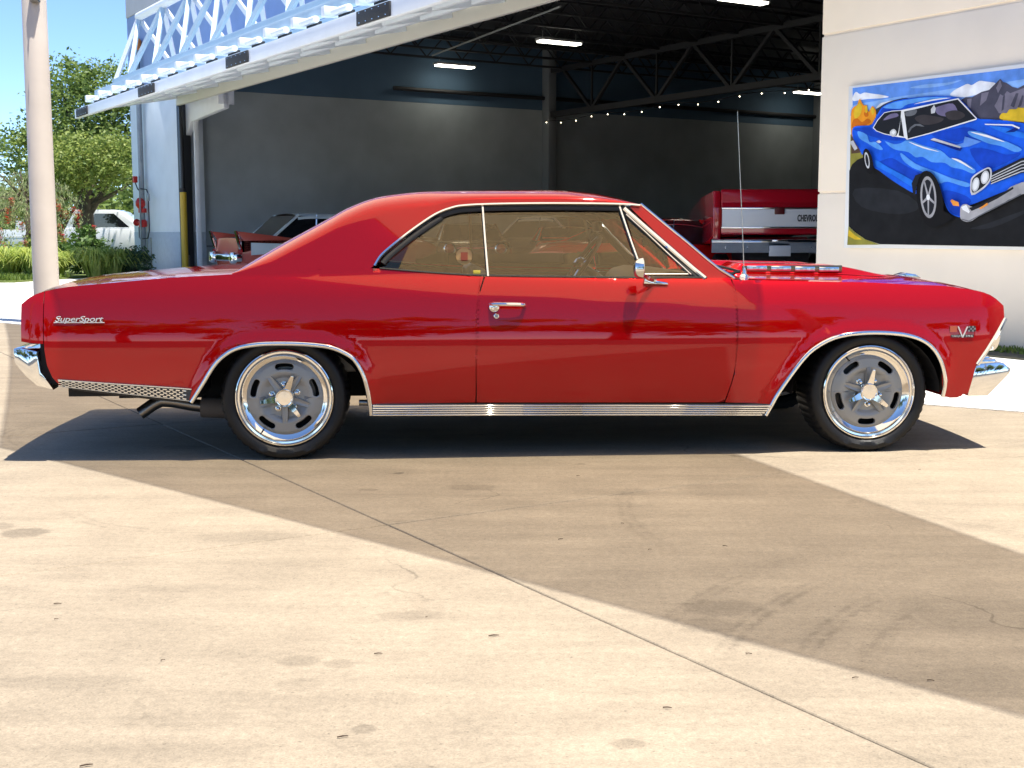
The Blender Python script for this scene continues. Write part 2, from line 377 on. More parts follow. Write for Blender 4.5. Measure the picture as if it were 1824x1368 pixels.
# ---------------------------------------------------------------- hangar
STUC = pm('cream_stucco', (.93, .82, .67), .85, noise_amt=.035, nscale=1.4, bump=.10, bscale=90)
STUCW = pm('white_stucco', (.80, .86, .91), .85, noise_amt=.05, nscale=1.6, bump=.10, bscale=90)
BLUE = pm('slate_blue_stucco', (.27, .39, .68), .85, noise_amt=.05, nscale=2, bump=.10, bscale=90)
PALE = pm('pale_lilac_stucco', (.60, .60, .68), .85, noise_amt=.05, nscale=2)
INW = pm('grey_interior_paint', (.44, .49, .50), .75, noise_amt=.10, nscale=1.2)
INB = pm('navy_interior_paint', (.10, .18, .27), .75, noise_amt=.10, nscale=1.2)
IND = pm('dark_interior_paint', (.07, .072, .075), .8)
JST = pm('painted_steel_joist', (.035, .036, .038), .55)
FLO = pm('polished_floor', (.10, .10, .10), .25, noise_amt=.15, nscale=2)
hg = thing('hangar', 'large stucco hangar building with wide open doorway and dark interior', 'building', BO, BR)
D0, D1, TC, HD = 2.59, 25.1, 29.7, 4.9     # doorway from/to, far corner, head height
def part(name, mat, c, d, bev=0): return MB().box(c, d).build(name, mat, hg, bevel=bev)
def span(name, mat, a, b, bev=0): return part(name, mat, [(x + y) / 2 for x, y in zip(a, b)], [abs(y - x) for x, y in zip(a, b)], bev)
# right wall: three lifts of wall with the two recessed joints between them
for z0, z1 in ((-.05, 1.53), (1.555, 3.215), (3.245, HD + .002)): span('wall_panel', STUC, (-14, -.35, z0), (D0, 0, z1), .008)
span('wall_core', STUC, (-14, -.34, -.05), (D0 - .01, -.02, HD))
span('pillar', STUCW, (D1, -.6, -.05), (TC, 0, HD), .01)
span('pillar_plinth', pm('grey_plinth_paint', (.52, .58, .63), .8, noise_amt=.06), (D1 - .004, -.604, -.05), (TC + .004, .004, 1.15), .005)
span('header', BLUE, (-14, -.35, HD + .004), (TC, .004, 7.2))
span('parapet', PALE, (-14, -.35, 7.204), (TC, .03, 8.6), .01)
# side wall with two colours, columns, back and right walls, floor, roof deck
span('side_wall_base', INW, (25.32, -34, -.05), (25.6, -.6, 4.85)); span('side_wall_top', INB, (25.315, -34, 4.854), (25.6, -.6, 6.75))
span('outer_side_wall', STUCW, (TC - .3, -34, -.05), (TC, -.6, 7.2))
span('back_wall', IND, (-14, -34.3, -.05), (TC, -34, 6.9)); span('end_wall', IND, (-14.3, -34, -.05), (-14, -.35, 6.9))
span('floor', FLO, (-14, -34, -.04), (25.3, -.6, .004)); span('roof_deck', pm('roof_deck_metal', (.06, .06, .062), .6), (-14, -34.3, 6.75), (TC, -.35, 7.0))
for w in (-11.45, -22.9): span('column', pm('column_grey', (.26, .28, .29), .6), (24.95, w - .14, 0), (25.31, w + .14, 6.7), .01)
span('skirting', pm('skirting_grey', (.22, .23, .23), .6), (25.29, -34, .75), (25.318, -.6, .80))
def joist(t):
    m = MB(); a, b, z0, z1 = -.6, -33.5, 6.02, 6.62
    m.box((t, (a + b) / 2, z1), (.12, abs(b - a), .06)).box((t, (a + b) / 2, z0), (.10, abs(b - a), .05))
    k = int(abs(b - a) / 1.1)
    for i in range(k):
        y0 = a + (b - a) * i / k; y1 = a + (b - a) * (i + 1) / k
        m.bar((t, y0, z1), (t, (y0 + y1) / 2, z0), .03, .03).bar((t, (y0 + y1) / 2, z0), (t, y1, z1), .03, .03)
    return m.build('roof_joist', JST, hg, fix=False)
for i in range(20): joist(24.4 - i * 1.55)
for w in (-11.45, -22.9):
    m = MB(); z0, z1 = 4.70, 6.0
    m.bar((25, w, z1), (-14, w, z1), .14, .14).bar((25, w, z0), (-14, w, z0), .16, .16)
    for i in range(13):
        t = 24.4 - i * 3; m.bar((t, w, z1), (t - 1.5, w, z0), .09, .09).bar((t - 1.5, w, z0), (t - 3, w, z1), .09, .09).bar((t - 1.5, w, z0), (t - 1.5, w, z1), .05, .05)
    m.build('roof_girder', JST, hg, fix=False)
MB().tube([(25.2, -6.2, 5.2), (25.2, -33, 5.2)], .06).build('sprinkler_main', pm('dark_pipe', (.03, .03, .032), .5), hg)
MB().tube([(21.5, -5.45, 5.62), (14.0, -4.3, 5.62)], .022).build('sprinkler_pipe', pm('pale_pipe', (.35, .36, .34), .5), hg)
# ceiling lights
LITE = pm('light_diffuser', (.9, .9, .85), .5, emit=(1, .96, .82), estr=5)
FIX = pm('light_housing', (.5, .5, .48), .5)
for t, w, nm in ((24.5, -7.8, 'nearest the side wall, left'), (19.2, -7.8, 'in the middle above the red car roof'), (12.5, -7.8, 'at the top edge above the truck'), (24.1, -21.3, 'far back beside the cream wall')):
    q = thing('ceiling_light', 'long lit strip light under the hangar roof, ' + nm, 'light', bw(t, w, 5.83), BR, 'hangar ceiling strip lights')
    MB().box((0, 0, .05), (.30, 1.26, .06)).build('housing', FIX, q, bevel=.01); MB().box((0, 0, 0), (.26, 1.18, .045)).build('diffuser', LITE, q, bevel=.012)
    for y in (-.5, .5): MB().tube([(0, y, .08), (0, y, .25)], .006, 5).build('hanger', FIX, q)
sl = thing('string_lights', 'string of small warm bulbs hung under the dark roof girder', 'string lights', bw(24.9, -11.2, 4.5), BR)
pts = []
for i in range(22):
    pts.append((-i * .78, 0, -.06 * (i % 4 in (1, 2))))
MB().tube(pts, .008, 5).build('wire', BLACK, sl)
BULB = pm('bulb_glow', (1, .9, .7), .4, emit=(1, .85, .6), estr=8)
for p in pts: MB().ball((p[0], 0, p[2] - .05), .013, 8).build('bulb', BULB, sl, smooth=True)
# hydraulic ram at the door jamb
hr = thing('hydraulic_ram', 'black and yellow hydraulic ram standing against the left door jamb', 'hydraulic ram', bw(24.72, .10), BR)
MB().tube([(0, 0, .02), (0, 0, 2.2)], .085, 14).build('cylinder', pm('ram_yellow', (.62, .40, .03), .4), hr, smooth=True)
MB().tube([(0, 0, 2.2), (0, 0, 4.3)], .06, 14).build('rod', pm('ram_black', (.02, .02, .022), .25), hr, smooth=True)
MB().tube([(0, 0, 2.16), (0, 0, 2.26)], .10, 14).build('gland', BLACK, hr, smooth=True)
MB().box((.12, -.1, .3), (.08, .12, .5)).build('foot_bracket', STEEL, hr, bevel=.01)
jb = thing('door_jamb', 'dark and pale steel door jamb post beside the hydraulic ram', 'door jamb', bw(24.98, -.05), BR)
MB().box((0, 0, 2.3), (.20, .30, 4.6)).build('post', pm('jamb_black', (.025, .027, .03), .5), jb, bevel=.01)
MB().box((-.62, -.12, 2.3), (.06, .12, 4.6)).build('edge_strip', WHITE, jb, bevel=.006)
br = thing('header_bracket', 'white steel bracket arm under the raised door at the left jamb', 'bracket', bw(24.6, -.1, 4.35), BR)
MB().prism([(.3, -.75), (.3, .15), (-2.6, .15), (-2.6, -.28), (-.1, -.42)], -.12, .02).build('gusset', WHITE, br, bevel=.01)
MB().box((-2.55, -.05, .06), (.10, .4, .5)).build('end_plate', WHITE, br, bevel=.01)
# ---- raised door
dr = thing('raised_hangar_door', 'white steel hangar door raised overhead with truss and black rubber pads', 'door', BO, BR)
DW = pm('door_white', (.80, .84, .88), .4, noise_amt=.04, nscale=2); DB = pm('door_pale_blue', (.50, .64, .74), .45, noise_amt=.06, nscale=2)
DC = pm('door_cream', (.78, .72, .62), .5)
T0, T1 = 2.4, 24.75
MB().box(((T0 + T1) / 2, 2.67, 4.0), (T1 - T0, .10, .225)).build('edge_beam', DW, dr, bevel=.012)
for a, b in ((24.5, 23.45), (19.15, 18.05), (13.8, 12.75), (8.55, 7.55), (3.6, 2.6)):
    q = MB().box(((a + b) / 2, 2.735, 4.0), (a - b, .03, .19)).build('rubber_pad', pm('pad_black', (.03, .031, .033), .7, bump=.2), dr, bevel=.006)
    m = MB()
    for i in range(5):
        for zz in (3.935, 4.065): m.ball((b + .1 + i * (a - b - .2) / 4, 2.752, zz), .011, 6)
    m.build('bolt', CHROME2, q, smooth=True)
# skin sheet from the edge beam to the hinge line, then ribs and rails below it
MB().add([(T0, 2.6, 4.13), (T1, 2.6, 4.13), (T1, .12, 4.66), (T0, .12, 4.66), (T0, 2.6, 4.16), (T1, 2.6, 4.16), (T1, .12, 4.69), (T0, .12, 4.69)],
         [(0, 1, 2, 3), (7, 6, 5, 4), (0, 4, 5, 1), (1, 5, 6, 2), (2, 6, 7, 3), (3, 7, 4, 0)]).build('door_skin', DB, dr)
def sk(w): return 4.13 + (2.6 - w) / 2.48 * .53
for w, h_ in ((2.1, .12), (1.45, .12), (.8, .12)):
    n_ = 14
    for i in range(n_):
        a = T0 + (T1 - T0) * i / n_ + .08; b = T0 + (T1 - T0) * (i + 1) / n_ - .08
        MB().box(((a + b) / 2, w, sk(w) - h_ / 2 - .004), (b - a, .09, h_)).build('rail', DW, dr, bevel=.006)
MB().box(((T0 + T1) / 2, .16, 4.47), (T1 - T0, .10, .26)).build('hinge_beam', pm('hinge_cream', (.66, .63, .55), .5), dr, bevel=.01)
for i in range(15):
    t = T0 + .1 + (T1 - T0 - .2) * i / 14
    MB().bar((t, 2.6, sk(2.6) - .05), (t, .22, sk(.22) - .10), .07, .08).build('rib', DW, dr)
# hinge knuckles along the outer upper rail
MB().box(((T0 + T1) / 2, 2.15, 4.52), (T1 - T0, .16, .16)).build('outer_rail', DB, dr, bevel=.01)
for i in range(19):
    t = T1 - .5 - i * 1.18
    MB().box((t, 2.42, 4.34), (.12, .30, .16)).build('hinge_knuckle', DW, dr, bevel=.02)
    MB().tube([(t - .75, 2.48, 4.30), (t - .2, 2.48, 4.30)], .055, 10).build('hinge_pin', DW, dr, smooth=True)
    MB().box((t - .48, 2.40, 4.24), (.36, .1, .10)).build('slot', pm('slot_black', (.03, .03, .035), .7), dr)
# truss: one top chord, two bottom chords, web members
MB().box(((T0 + T1) / 2, 1.7, 4.83), (T1 - T0 + .1, .14, .14)).build('bottom_chord', DB, dr, bevel=.01)
MB().box(((T0 + T1) / 2, .55, 4.95), (T1 - T0 + .1, .14, .14)).build('bottom_chord', DB, dr, bevel=.01)
MB().tube([(T0 + .2, 1.15, 6.42), (T1 - .25, 1.15, 6.42)], .10, 14).build('top_chord', DW, dr, smooth=True)
MB().bar((T1 + .02, 1.7, 4.85), (T1 - .3, 1.15, 6.42), .13, .09).build('end_post', DW, dr)
N = 11; st = (T1 - T0 - .5) / N
for i in range(N + 1):
    t = T1 - .3 - i * st
    for w, z, mt_ in ((1.7, 4.87, DB), (.55, 5.0, DW)):
        if i < N: MB().bar((t, 1.15, 6.38), (t - st * .5, w, z), .09, .09).build('truss_web', mt_, dr)
        if i > 0: MB().bar((t, 1.15, 6.38), (t + st * .5, w, z), .09, .09).build('truss_web', mt_, dr)
# standpipe on the pillar
sp = thing('fire_standpipe', 'galvanised fire standpipe with red valves on the white pillar', 'standpipe', bw(28.3, .14), BR)
GALV = pm('galvanised', (.28, .30, .31), .4, .6, noise_amt=.12, nscale=6); RED = pm('valve_red', (.55, .02, .015), .35)
MB().tube([(0, 0, .0), (0, 0, 6.2)], .075, 14).build('riser', GALV, sp, smooth=True)
MB().tube([(0, 0, 6.15), (0, 0, 6.32)], .12, 12).ball((0, 0, 6.36), .13).build('cap', pm('orange_cap', (.75, .22, .04), .5), sp, smooth=True)
for z in (.35, 1.35, 1.75): MB().tube([(0, 0, z - .06), (0, 0, z + .06)], .115, 14).build('coupling', RED if z > 1 else STEEL, sp, smooth=True)
MB().ball((0, .05, 1.95), (.14, .14, .17)).build('alarm_valve', RED, sp, smooth=True)
MB().ball((.0, .0, 1.42), (.12, .12, .10)).tube([(0, 0, 1.42), (.30, .08, 1.42)], .035).build('gate_valve', RED, sp, smooth=True)
MB().lathe([(.02, .0), (.10, .01), (.10, .03), (.02, .04)], 14, 'x', (.31, .08, 1.42)).build('hand_wheel', RED, sp, smooth=True)
MB().box((.28, .1, 2.62), (.13, .12, .18)).build('alarm_bell', RED, sp, bevel=.02)
MB().tube([(.26, .1, 2.52), (.12, .08, 2.35), (0, .06, 2.3)], .018, 6).tube([(.05, .06, 2.36), (-.55, .03, 2.32), (-.72, .03, 2.2), (-.72, .03, 1.2), (-.55, .03, .98), (-.1, .05, .96)], .016, 6).build('conduit', BLACK, sp)
MB().box((-.72, .03, 2.1), (.12, .06, .2)).build('junction_box', GALV, sp, bevel=.01)
MB().tube([(-.14, .1, 2.7), (-.14, .1, .4), (0, .05, .35)], .022, 6).tube([(.22, .05, 1.3), (.22, .05, 1.0), (.0, .05, .92)], .022, 6).build('drain_pipe', GALV, sp)
MB().tube([(-.42, .02, .0), (-.42, .02, 1.3)], .014, 6).tube([(-.8, .02, .0), (-.8, .02, 1.0)], .014, 6).build('ground_wire', STEEL, sp)
# ---- shade sail and its poles
def sail_mat():
    m, n, l, b = new_mat('tan_shade_cloth'); out = n['Material Output']
    b.inputs['Base Color'].default_value = (.75, .58, .36, 1); b.inputs['Roughness'].default_value = .9; b.inputs['Specular IOR Level'].default_value = .1
    tl = n.new('ShaderNodeBsdfTranslucent'); tl.inputs[0].default_value = (.98, .80, .54, 1)
    tp = n.new('ShaderNodeBsdfTransparent'); tp.inputs[0].default_value = (1, .92, .77, 1)
    m1 = n.new('ShaderNodeMixShader'); m1.inputs[0].default_value = .90; l.new(b.outputs[0], m1.inputs[1]); l.new(tl.outputs[0], m1.inputs[2])
    m2 = n.new('ShaderNodeMixShader'); m2.inputs[0].default_value = .47; l.new(m1.outputs[0], m2.inputs[1]); l.new(tp.outputs[0], m2.inputs[2])
    l.new(m2.outputs[0], out.inputs[0]); return m
sq = [Vector((-5.45, 14.95, 4.10)), Vector((-2.03, 5.95, 3.1)), Vector((3.46, .57, 3.3)), Vector((.60, 9.84, 3.6))]
ss = thing('shade_sail', 'tan four-cornered shade sail stretched high above the red car', 'shade sail', (0, 0, 0))
n_ = 24; G = []
for i in range(n_ + 1):
    row = []
    for j in range(n_ + 1):
        u, v = i / n_, j / n_
        p = (sq[0] * (1 - u) + sq[1] * u) * (1 - v) + (sq[3] * (1 - u) + sq[2] * u) * v
        cen = (sq[0] + sq[1] + sq[2] + sq[3]) / 4
        pull = .045 * (4 * u * (1 - u) * (1 - 4 * v * (1 - v)) + 4 * v * (1 - v) * (1 - 4 * u * (1 - u)))
        p = p + (cen - p) * pull * Vector((1, 1, 0)).length * .5; p.z -= .10 * 16 * u * (1 - u) * v * (1 - v)
        row.append(p)
    G.append(row)
MB().grid(G).build('cloth', sail_mat(), ss, smooth=True)
edge = [G[i][0] for i in range(n_ + 1)] + [G[n_][j] for j in range(1, n_ + 1)] + [G[i][n_] for i in range(n_ - 1, -1, -1)] + [G[0][j] for j in range(n_ - 1, 0, -1)]
MB().tube(edge, .004, 6, closed=True).build('edge_cable', STEEL, ss, smooth=True)
POLE = pm('cream_pole_paint', (.56, .49, .42), .5, noise_amt=.06, nscale=2.5)
def pole(x, y, h, r, label, hook):
    q = thing('sail_pole', label, 'pole', (x, y, 0), 0, 'shade sail poles')
    MB().lathe([(r * 1.05, 0), (r * 1.05, .4), (r * .97, h - .02), (r * .9, h), (.001, h + .01)], 32, 'z').build('shaft', POLE, q, smooth=True)
    MB().lathe([(r * 1.9, .0), (r * 1.9, .03), (r * 1.1, .031)], 24, 'z').build('base_plate', POLE, q)
    hk = Vector(hook) - Vector((x, y, 0)); d = hk.normalized(); d = Vector((hk.x, hk.y, 0)).normalized()
    MB().box((d.x * (r + .03), d.y * (r + .03), hk.z - .02), (.10, .10, .16)).build('hook_plate', STEEL, q, bevel=.01)
    return q
pole(-5.72, 15.55, 4.6, .145, 'tall cream steel pole standing behind the red car boot', (-5.45, 14.95, 3.92))
for (x, y, nm, k) in ((-9.0, 1.2, 'left of the picture', 1), (6.0, -4.2, 'behind the camera on the right', 2)):
    pole(x, y, 5.6, .145, 'tall cream steel sail pole ' + nm, tuple(sq[k] + (Vector((x, y, 5.3)) - sq[k]) * .5))
for k, e in ((0, Vector((-5.68, 15.42, 4.02))), (1, Vector((-8.9, 1.3, 5.4))), (2, Vector((5.95, -4.1, 5.4))), (3, bw(.2, 0, 5.6))): MB().tube([sq[k], e], .010, 6).build('guy_cable', STEEL, ss)
# ---------------------------------------------------------------- the red hardtop coupe (x forward, y to its left, z up)
PAINT = pm('red_car_paint', (.39, .0012, .0022), .16, .35, 1.0, spec=.0)
PAINT.node_tree.nodes['Principled BSDF'].inputs['Coat IOR'].default_value = 1.5
TINT = glass_mat('bronze_glass', (.97, .91, .80), 1.95, 0, (1, .80, .50))
CLEAR = glass_mat('windscreen_glass', (.80, .82, .80), 1.5)
car = thing('red_coupe', 'glossy red two-door hardtop muscle car parked side-on in the foreground', 'car', (.2747, 7.0917, 0), R(4.56))
EMB = pm('bright_emblem', (.88, .88, .86), .3, .85)
CREASE = [(-2.70, .753), (-2.583, .777), (-1.677, .802), (-1.195, .795), (-.517, .787), (-.105, .783), (.768, .755), (1.299, .744), (2.16, .731)]
TOPZ = [(-2.701, .759), (-2.643, .801), (-2.565, .827), (-2.469, .843), (-2.25, .863), (-2.006, .884), (-1.682, .902), (-1.319, .924), (-1.02, .928), (-.995, .925), (-.693, .90), (-.484, .889), (-.099, .882), (.321, .876), (.63, .875), (.769, .868), (.917, .864), (1.279, .856), (1.446, .853), (1.675, .841), (1.854, .834), (1.904, .826), (2.018, .809), (2.098, .781), (2.155, .733)]
ARCHR = [(-1.894, .292), (-1.837, .38), (-1.778, .472), (-1.723, .524), (-1.666, .553), (-1.599, .567), (-1.522, .573), (-1.389, .572), (-1.277, .563), (-1.21, .549), (-1.148, .52), (-1.11, .489), (-1.077, .431), (-1.057, .368), (-1.043, .287), (-1.036, .22)]
ARCHF = [(.919, .197), (.946, .25), (.979, .314), (1.05, .421), (1.107, .494), (1.158, .538), (1.232, .578), (1.314, .599), (1.42, .608), (1.535, .605), (1.626, .593), (1.703, .567), (1.759, .526), (1.80, .466), (1.824, .399), (1.832, .345), (1.825, .281)]
def zc(x): return smooth_tab(CREASE, x)
def Wx(x):
    w = .945 * (1 - .045 * abs(x / 2.5)**4)
    if x < -2.55: w -= 1.5 * (x + 2.55)**2
    if x > 1.95: w -= .9 * (x - 1.95)**2
    return w
def segdist(px, pz, L):
    best = 9
    for (a, b), (c, d) in zip(L, L[1:]):
        vx, vz = c - a, d - b; t = max(0, min(1, ((px - a) * vx + (pz - b) * vz) / (vx * vx + vz * vz)))
        best = min(best, math.hypot(px - a - t * vx, pz - b - t * vz))
    return best
def lat(x, z):
    """half-width of the body (below z=.90) and of the leaning glasshouse above it"""
    z0 = .56; c = zc(x); zz = min(z, .90)
    if zz < z0: d = .22 * (z0 - zz)**2
    elif zz < c: d = .75 * (zz - z0)**2
    else:
        u = zz - c; d = .75 * (c - z0)**2 + .42 * u + 1.6 * u * u
    y = Wx(x) - d
    if z > .90: y -= (z - .90) * .46
    if z < .68 and (-2.1 < x < -.8 or .8 < x < 2.05):
        q = segdist(x, z, ARCHR if x < 0 else ARCHF)
        if q < .075: k = 1 - q / .075; y += .014 * k * k * (3 - 2 * k)
    return y
def bnorm(x, z, s, e=.004):
    gx = (lat(x + e, z) - lat(x - e, z)) / (2 * e); gz = (lat(x, z + e) - lat(x, z - e)) / (2 * e)
    return Vector((-gx, s, -gz)).normalized()
def panel(name, outline, s, mat, parent, grid=(.05, .022), flange=.025, off=0.0, smoothn=True):
    """skin panel cut to an (x,z) outline on the body surface of side s (-1 near, 1 far), with turned-in edges"""
    bm = bmesh.new()
    vs = [bm.verts.new((p[0], 0, p[1])) for p in outline]; bm.faces.new(vs)
    bmesh.ops.triangulate(bm, faces=bm.faces[:], ngon_method='EAR_CLIP')
    xs = [p[0] for p in outline]; zs = [p[1] for p in outline]
    for ax, lo, hi, st in ((0, min(xs), max(xs), grid[0]), (2, min(zs), max(zs), grid[1])):
        k = int((hi - lo) / st)
        for i in range(1, k + 1):
            co = [0, 0, 0]; no = [0, 0, 0]; co[ax] = lo + i * (hi - lo) / (k + 1); no[ax] = 1
            bmesh.ops.bisect_plane(bm, geom=bm.verts[:] + bm.edges[:] + bm.faces[:], plane_co=co, plane_no=no, dist=1e-7)
    bmesh.ops.remove_doubles(bm, verts=bm.verts[:], dist=1e-6)
    bm.verts.ensure_lookup_table(); bm.verts.index_update()
    V = []; NV = []; F = []; FN = []
    for v in bm.verts:
        x, z = v.co.x, v.co.z; V.append((x, s * (lat(x, z) + off), z)); NV.append(bnorm(x, z, s))
    for f in bm.faces:
        idx = [v.index for v in f.verts]; a, b, c = [Vector(V[i]) for i in idx[:3]]
        ar_ = sum(f.verts[k].co.x * f.verts[(k + 1) % len(idx)].co.z - f.verts[(k + 1) % len(idx)].co.x * f.verts[k].co.z for k in range(len(idx)))
        if abs(ar_) < 1e-9: continue
        if ar_ * s > 0: idx.reverse()
        F.append(tuple(idx)); FN.append([NV[i] for i in idx])
    ring_ = list(outline) + [outline[0]]
    if flange:
        inner = {}
        for e in bm.edges:
            mid_ = (e.verts[0].co + e.verts[1].co) / 2
            if len(e.link_faces) == 1 and segdist(mid_.x, mid_.z, ring_) < 2e-4:
                a, b = e.verts
                for v in (a, b):
                    if v.index not in inner: inner[v.index] = len(V); p = V[v.index]; V.append((p[0], p[1] - s * flange, p[2]))
                q = (a.index, b.index, inner[b.index], inner[a.index])
                F.append(q); A, B, D_ = Vector(V[q[0]]), Vector(V[q[1]]), Vector(V[q[3]]); nn = (B - A).cross(D_ - A)
                FN.append([nn.normalized() if nn.length > 0 else Vector((0, 0, 1))] * 4)
    bm.free()
    me = bpy.data.meshes.new(name); me.from_pydata(V, [], F)
    me.polygons.foreach_set('use_smooth', [True] * len(me.polygons))
    me.normals_split_custom_set([tuple(n) for fn in FN for n in fn])
    me.materials.append(mat); o = bpy.data.objects.new(name, me); C.objects.link(o); o.parent = parent
    return o
def toptab(x0, x1, n=24): return [(x0 + (x1 - x0) * i / n, smooth_tab(TOPZ, x0 + (x1 - x0) * i / n)) for i in range(n + 1)]
aR = spline(ARCHR, 4); aF = spline(ARCHF, 4)
gR = spline([(-.479, .886), (-.500, .827), (-.515, .782), (-.524, .68), (-.526, .50), (-.526, .276)], 5)
gF = spline([(.752, .870), (.763, .823), (.767, .753), (.766, .596), (.762, .50), (.752, .404), (.731, .325), (.71, .263)], 4)
quarter = toptab(-2.582, -.50, 40) + [(x - .0035, z) for x, z in gR] + [(-1.03, .273)] + aR[::-1][3:] + [(-1.899, .302), (-2.516, .374), (-2.55, .413), (-2.573, .473), (-2.581, .54), (-2.582, .60)]
ext = toptab(-2.70, -2.586, 8) + [(-2.586, .574), (-2.66, .578), (-2.699, .583)]
doorp = toptab(-.470, .745, 24) + [(x - .003, z) for x, z in gF] + [(-.5, .2755)] + [(x + .0035, z) for x, z in gR[::-1]]
fend = toptab(.758, 2.155, 40) + [(2.156, .668), (1.998, .441), (1.966, .295), (1.944, .295), (1.927, .278), (1.846, .279)] + aF[::-1][:-4] + [(.93, .254), (.714, .263)] + [(x + .003, z) for x, z in gF[::-1][1:]]
fend = [p for i, p in enumerate(fend) if i == 0 or math.dist(p, fend[i - 1]) > 1e-4]
for s in (-1, 1):
    panel('quarter_panel', quarter, s, PAINT, car); panel('fender_extension', ext, s, PAINT, car)
    dp = panel('door', doorp, s, PAINT, car); panel('front_fender', fend, s, PAINT, car)
    # shoulders: the flat strip from the wing top to the lid and bonnet
    YI = .64
    for nm, x0, x1 in (('quarter_shoulder', -2.70, -1.0), ('fender_shoulder', .76, 2.15)):
        Gp = []
        for i in range(41):
            x = x0 + (x1 - x0) * i / 40; z = smooth_tab(TOPZ, x); y0 = lat(x, z); row = []
            for j in range(9):
                y = y0 + (YI - y0) * j / 8; k = 1 - (y / y0)**2; row.append((x, s * y, z + .035 * k))
            Gp.append(row)
        MB().grid(Gp).build(nm, PAINT, car, smooth=True)
    # handle and lock
    yh = lat(-.4, .75)
    hd = MB().tube(spline([(-.455, s * (yh + .004), .756), (-.43, s * (yh + .032), .757), (-.36, s * (yh + .036), .756), (-.30, s * (yh + .03), .754), (-.285, s * (yh + .004), .752)], 5), [.009] * 5 + [.010] * 10 + [.009] * 6, 8).build('handle', CHROME, dp, smooth=True)
    yb = lat(-.436, .742)
    MB().lathe([(.001, s * (yb + .026)), (.015, s * (yb + .024)), (.017, s * (yb + .012)), (.024, s * (yb + .008)), (.026, s * (yb - .004))], 20, 'y', (-.436, 0, .742)).build('button', CHROME, dp, smooth=True)
    yl = lat(-.426, .699)
    MB().lathe([(.001, s * (yl + .006)), (.008, s * (yl + .006)), (.009, s * (yl + .008)), (.013, s * (yl + .005)), (.014, s * (yl - .003))], 18, 'y', (-.426, 0, .699)).build('lock', CHROME, dp, smooth=True)
    for L in (gR, gF):
        MB().strip([(x, s * (lat(x, z) - .034), z) for x, z in L], (0, s, 0), .045, .004).build('gap_shade_strip', BLACK, car)  # black strip standing in for the shade inside the door gaps
    # arch mouldings
    nfun = lambda p, s=s: bnorm(p.x, p.z, s)
    for L in (aR, aF):
        MB().strip([(x, s * (lat(x, z) + .0005), z) for x, z in L], nfun, .021, .011).build('arch_moulding', CHROME, car, smooth=True, angle=50)
    # ribbed sill moulding
    def zt(x): return .273 + (x + 1.03) / 1.97 * -.022
    sill = MB()
    m = MB()
    for i in range(5):
        a = -1.028; b = .945 - .0105 * i * 1.1
        za, zb = zt(a) - .006 - .0112 * i, zt(b) - .006 - .0112 * i
        ya, yb2 = s * (lat(a, .24) + .012), s * (lat(b, .24) + .012)
        m.bar((a, ya, za), (0, s * (lat(0, .24) + .012), (za + zb) / 2), .012, .0085, (0, 0, 1)).bar((0, s * (lat(0, .24) + .012), (za + zb) / 2), (b, yb2, zb), .012, .0085, (0, 0, 1))
    m.build('sill_moulding', CHROME, car, bevel=.002, seg=1)
    MB().add([(-1.03, s * lat(-1.03, .24) , .275), (.948, s * lat(.948, .24), .253), (.92, s * lat(.92, .24), .196), (-1.03, s * lat(-1.03, .24), .216),
              (-1.03, s * .86, .275), (.948, s * .86, .253), (.92, s * .86, .196), (-1.03, s * .86, .216)],
             [(0, 1, 2, 3), (0, 4, 5, 1), (1, 5, 6, 2), (2, 6, 7, 3), (3, 7, 4, 0), (7, 6, 5, 4)]).build('sill', pm('sill_grey', (.10, .10, .10), .4, .6), car)
    # patterned lower quarter trim
    tp = lambda u, v: (-2.522 + u * .632, (.402 + (.355 - .402) * u) * (1 - v) + (.371 + (.296 - .371) * u) * v)
    def on(u, v, o): x, z = tp(u, v); return (x, s * (lat(x, z) + o), z)
    panel('trim_backing', [tp(0, 0), tp(1, 0), tp(.975, 1), tp(.02, 1)], s, pm('trim_dark', (.05, .05, .05), .5), car, (.05, .03), .01, .0015)
    m = MB(); m.strip([on(u / 10, 0, .001) for u in range(11)], (0, s, 0), .010, .008).strip([on(u / 10, .99, .001) for u in range(11)], (0, s, 0), .005, .006)
    for r in range(5):
        for c_ in range(20):
            u0 = (c_ + (.5 if r % 2 else 0)) / 20.5; u1 = u0 + .030; v0 = .14 + r * .168; v1 = v0 + .105
            if u1 > .97: continue
            P = [on(u0, v0, .0), on(u1, v0, .0), on(u1, v1, .0), on(u0, v1, .0), on(u0, v0, .006), on(u1, v0, .006), on(u1, v1, .006), on(u0, v1, .006)]
            m.add(P, [(4, 5, 6, 7), (0, 1, 5, 4), (1, 2, 6, 5), (2, 3, 7, 6), (3, 0, 4, 7)])
    m.build('quarter_trim', CHROME2, car)
    MB().strip([(x, s * (lat(x, z) - .012), z) for x, z in ((-2.46, .360), (-2.3, .338), (-2.1, .314), (-1.91, .293))], (0, s, -.4), .018, .006).build('pinch_weld', BLACK, car)
    # emblems
    v, f = text_mesh('SuperSport', .047, .0015, .28, .0006, .96)
    w_ = max(p[0] for p in v)
    V = [((-2.530 if s < 0 else -2.30) + (p[0] / w_ * .232) * (1 if s < 0 else -1), p[2], .680 + p[1] * .80) for p in v]
    V = [(p[0], s * (lat(p[0], .69) + .003 + p[1]), p[2]) for p in V]
    MB().add(V, f).strip([(-2.533 + .02 * i, s * (lat(-2.533 + .02 * i, .6755) + .001), .6755) for i in range(13)], (0, s, 0), .005, .004).build('script_emblem', EMB, car, fix=False)
    e0 = 1.914; ye = lat(e0, .605) + .003
    vb = MB()
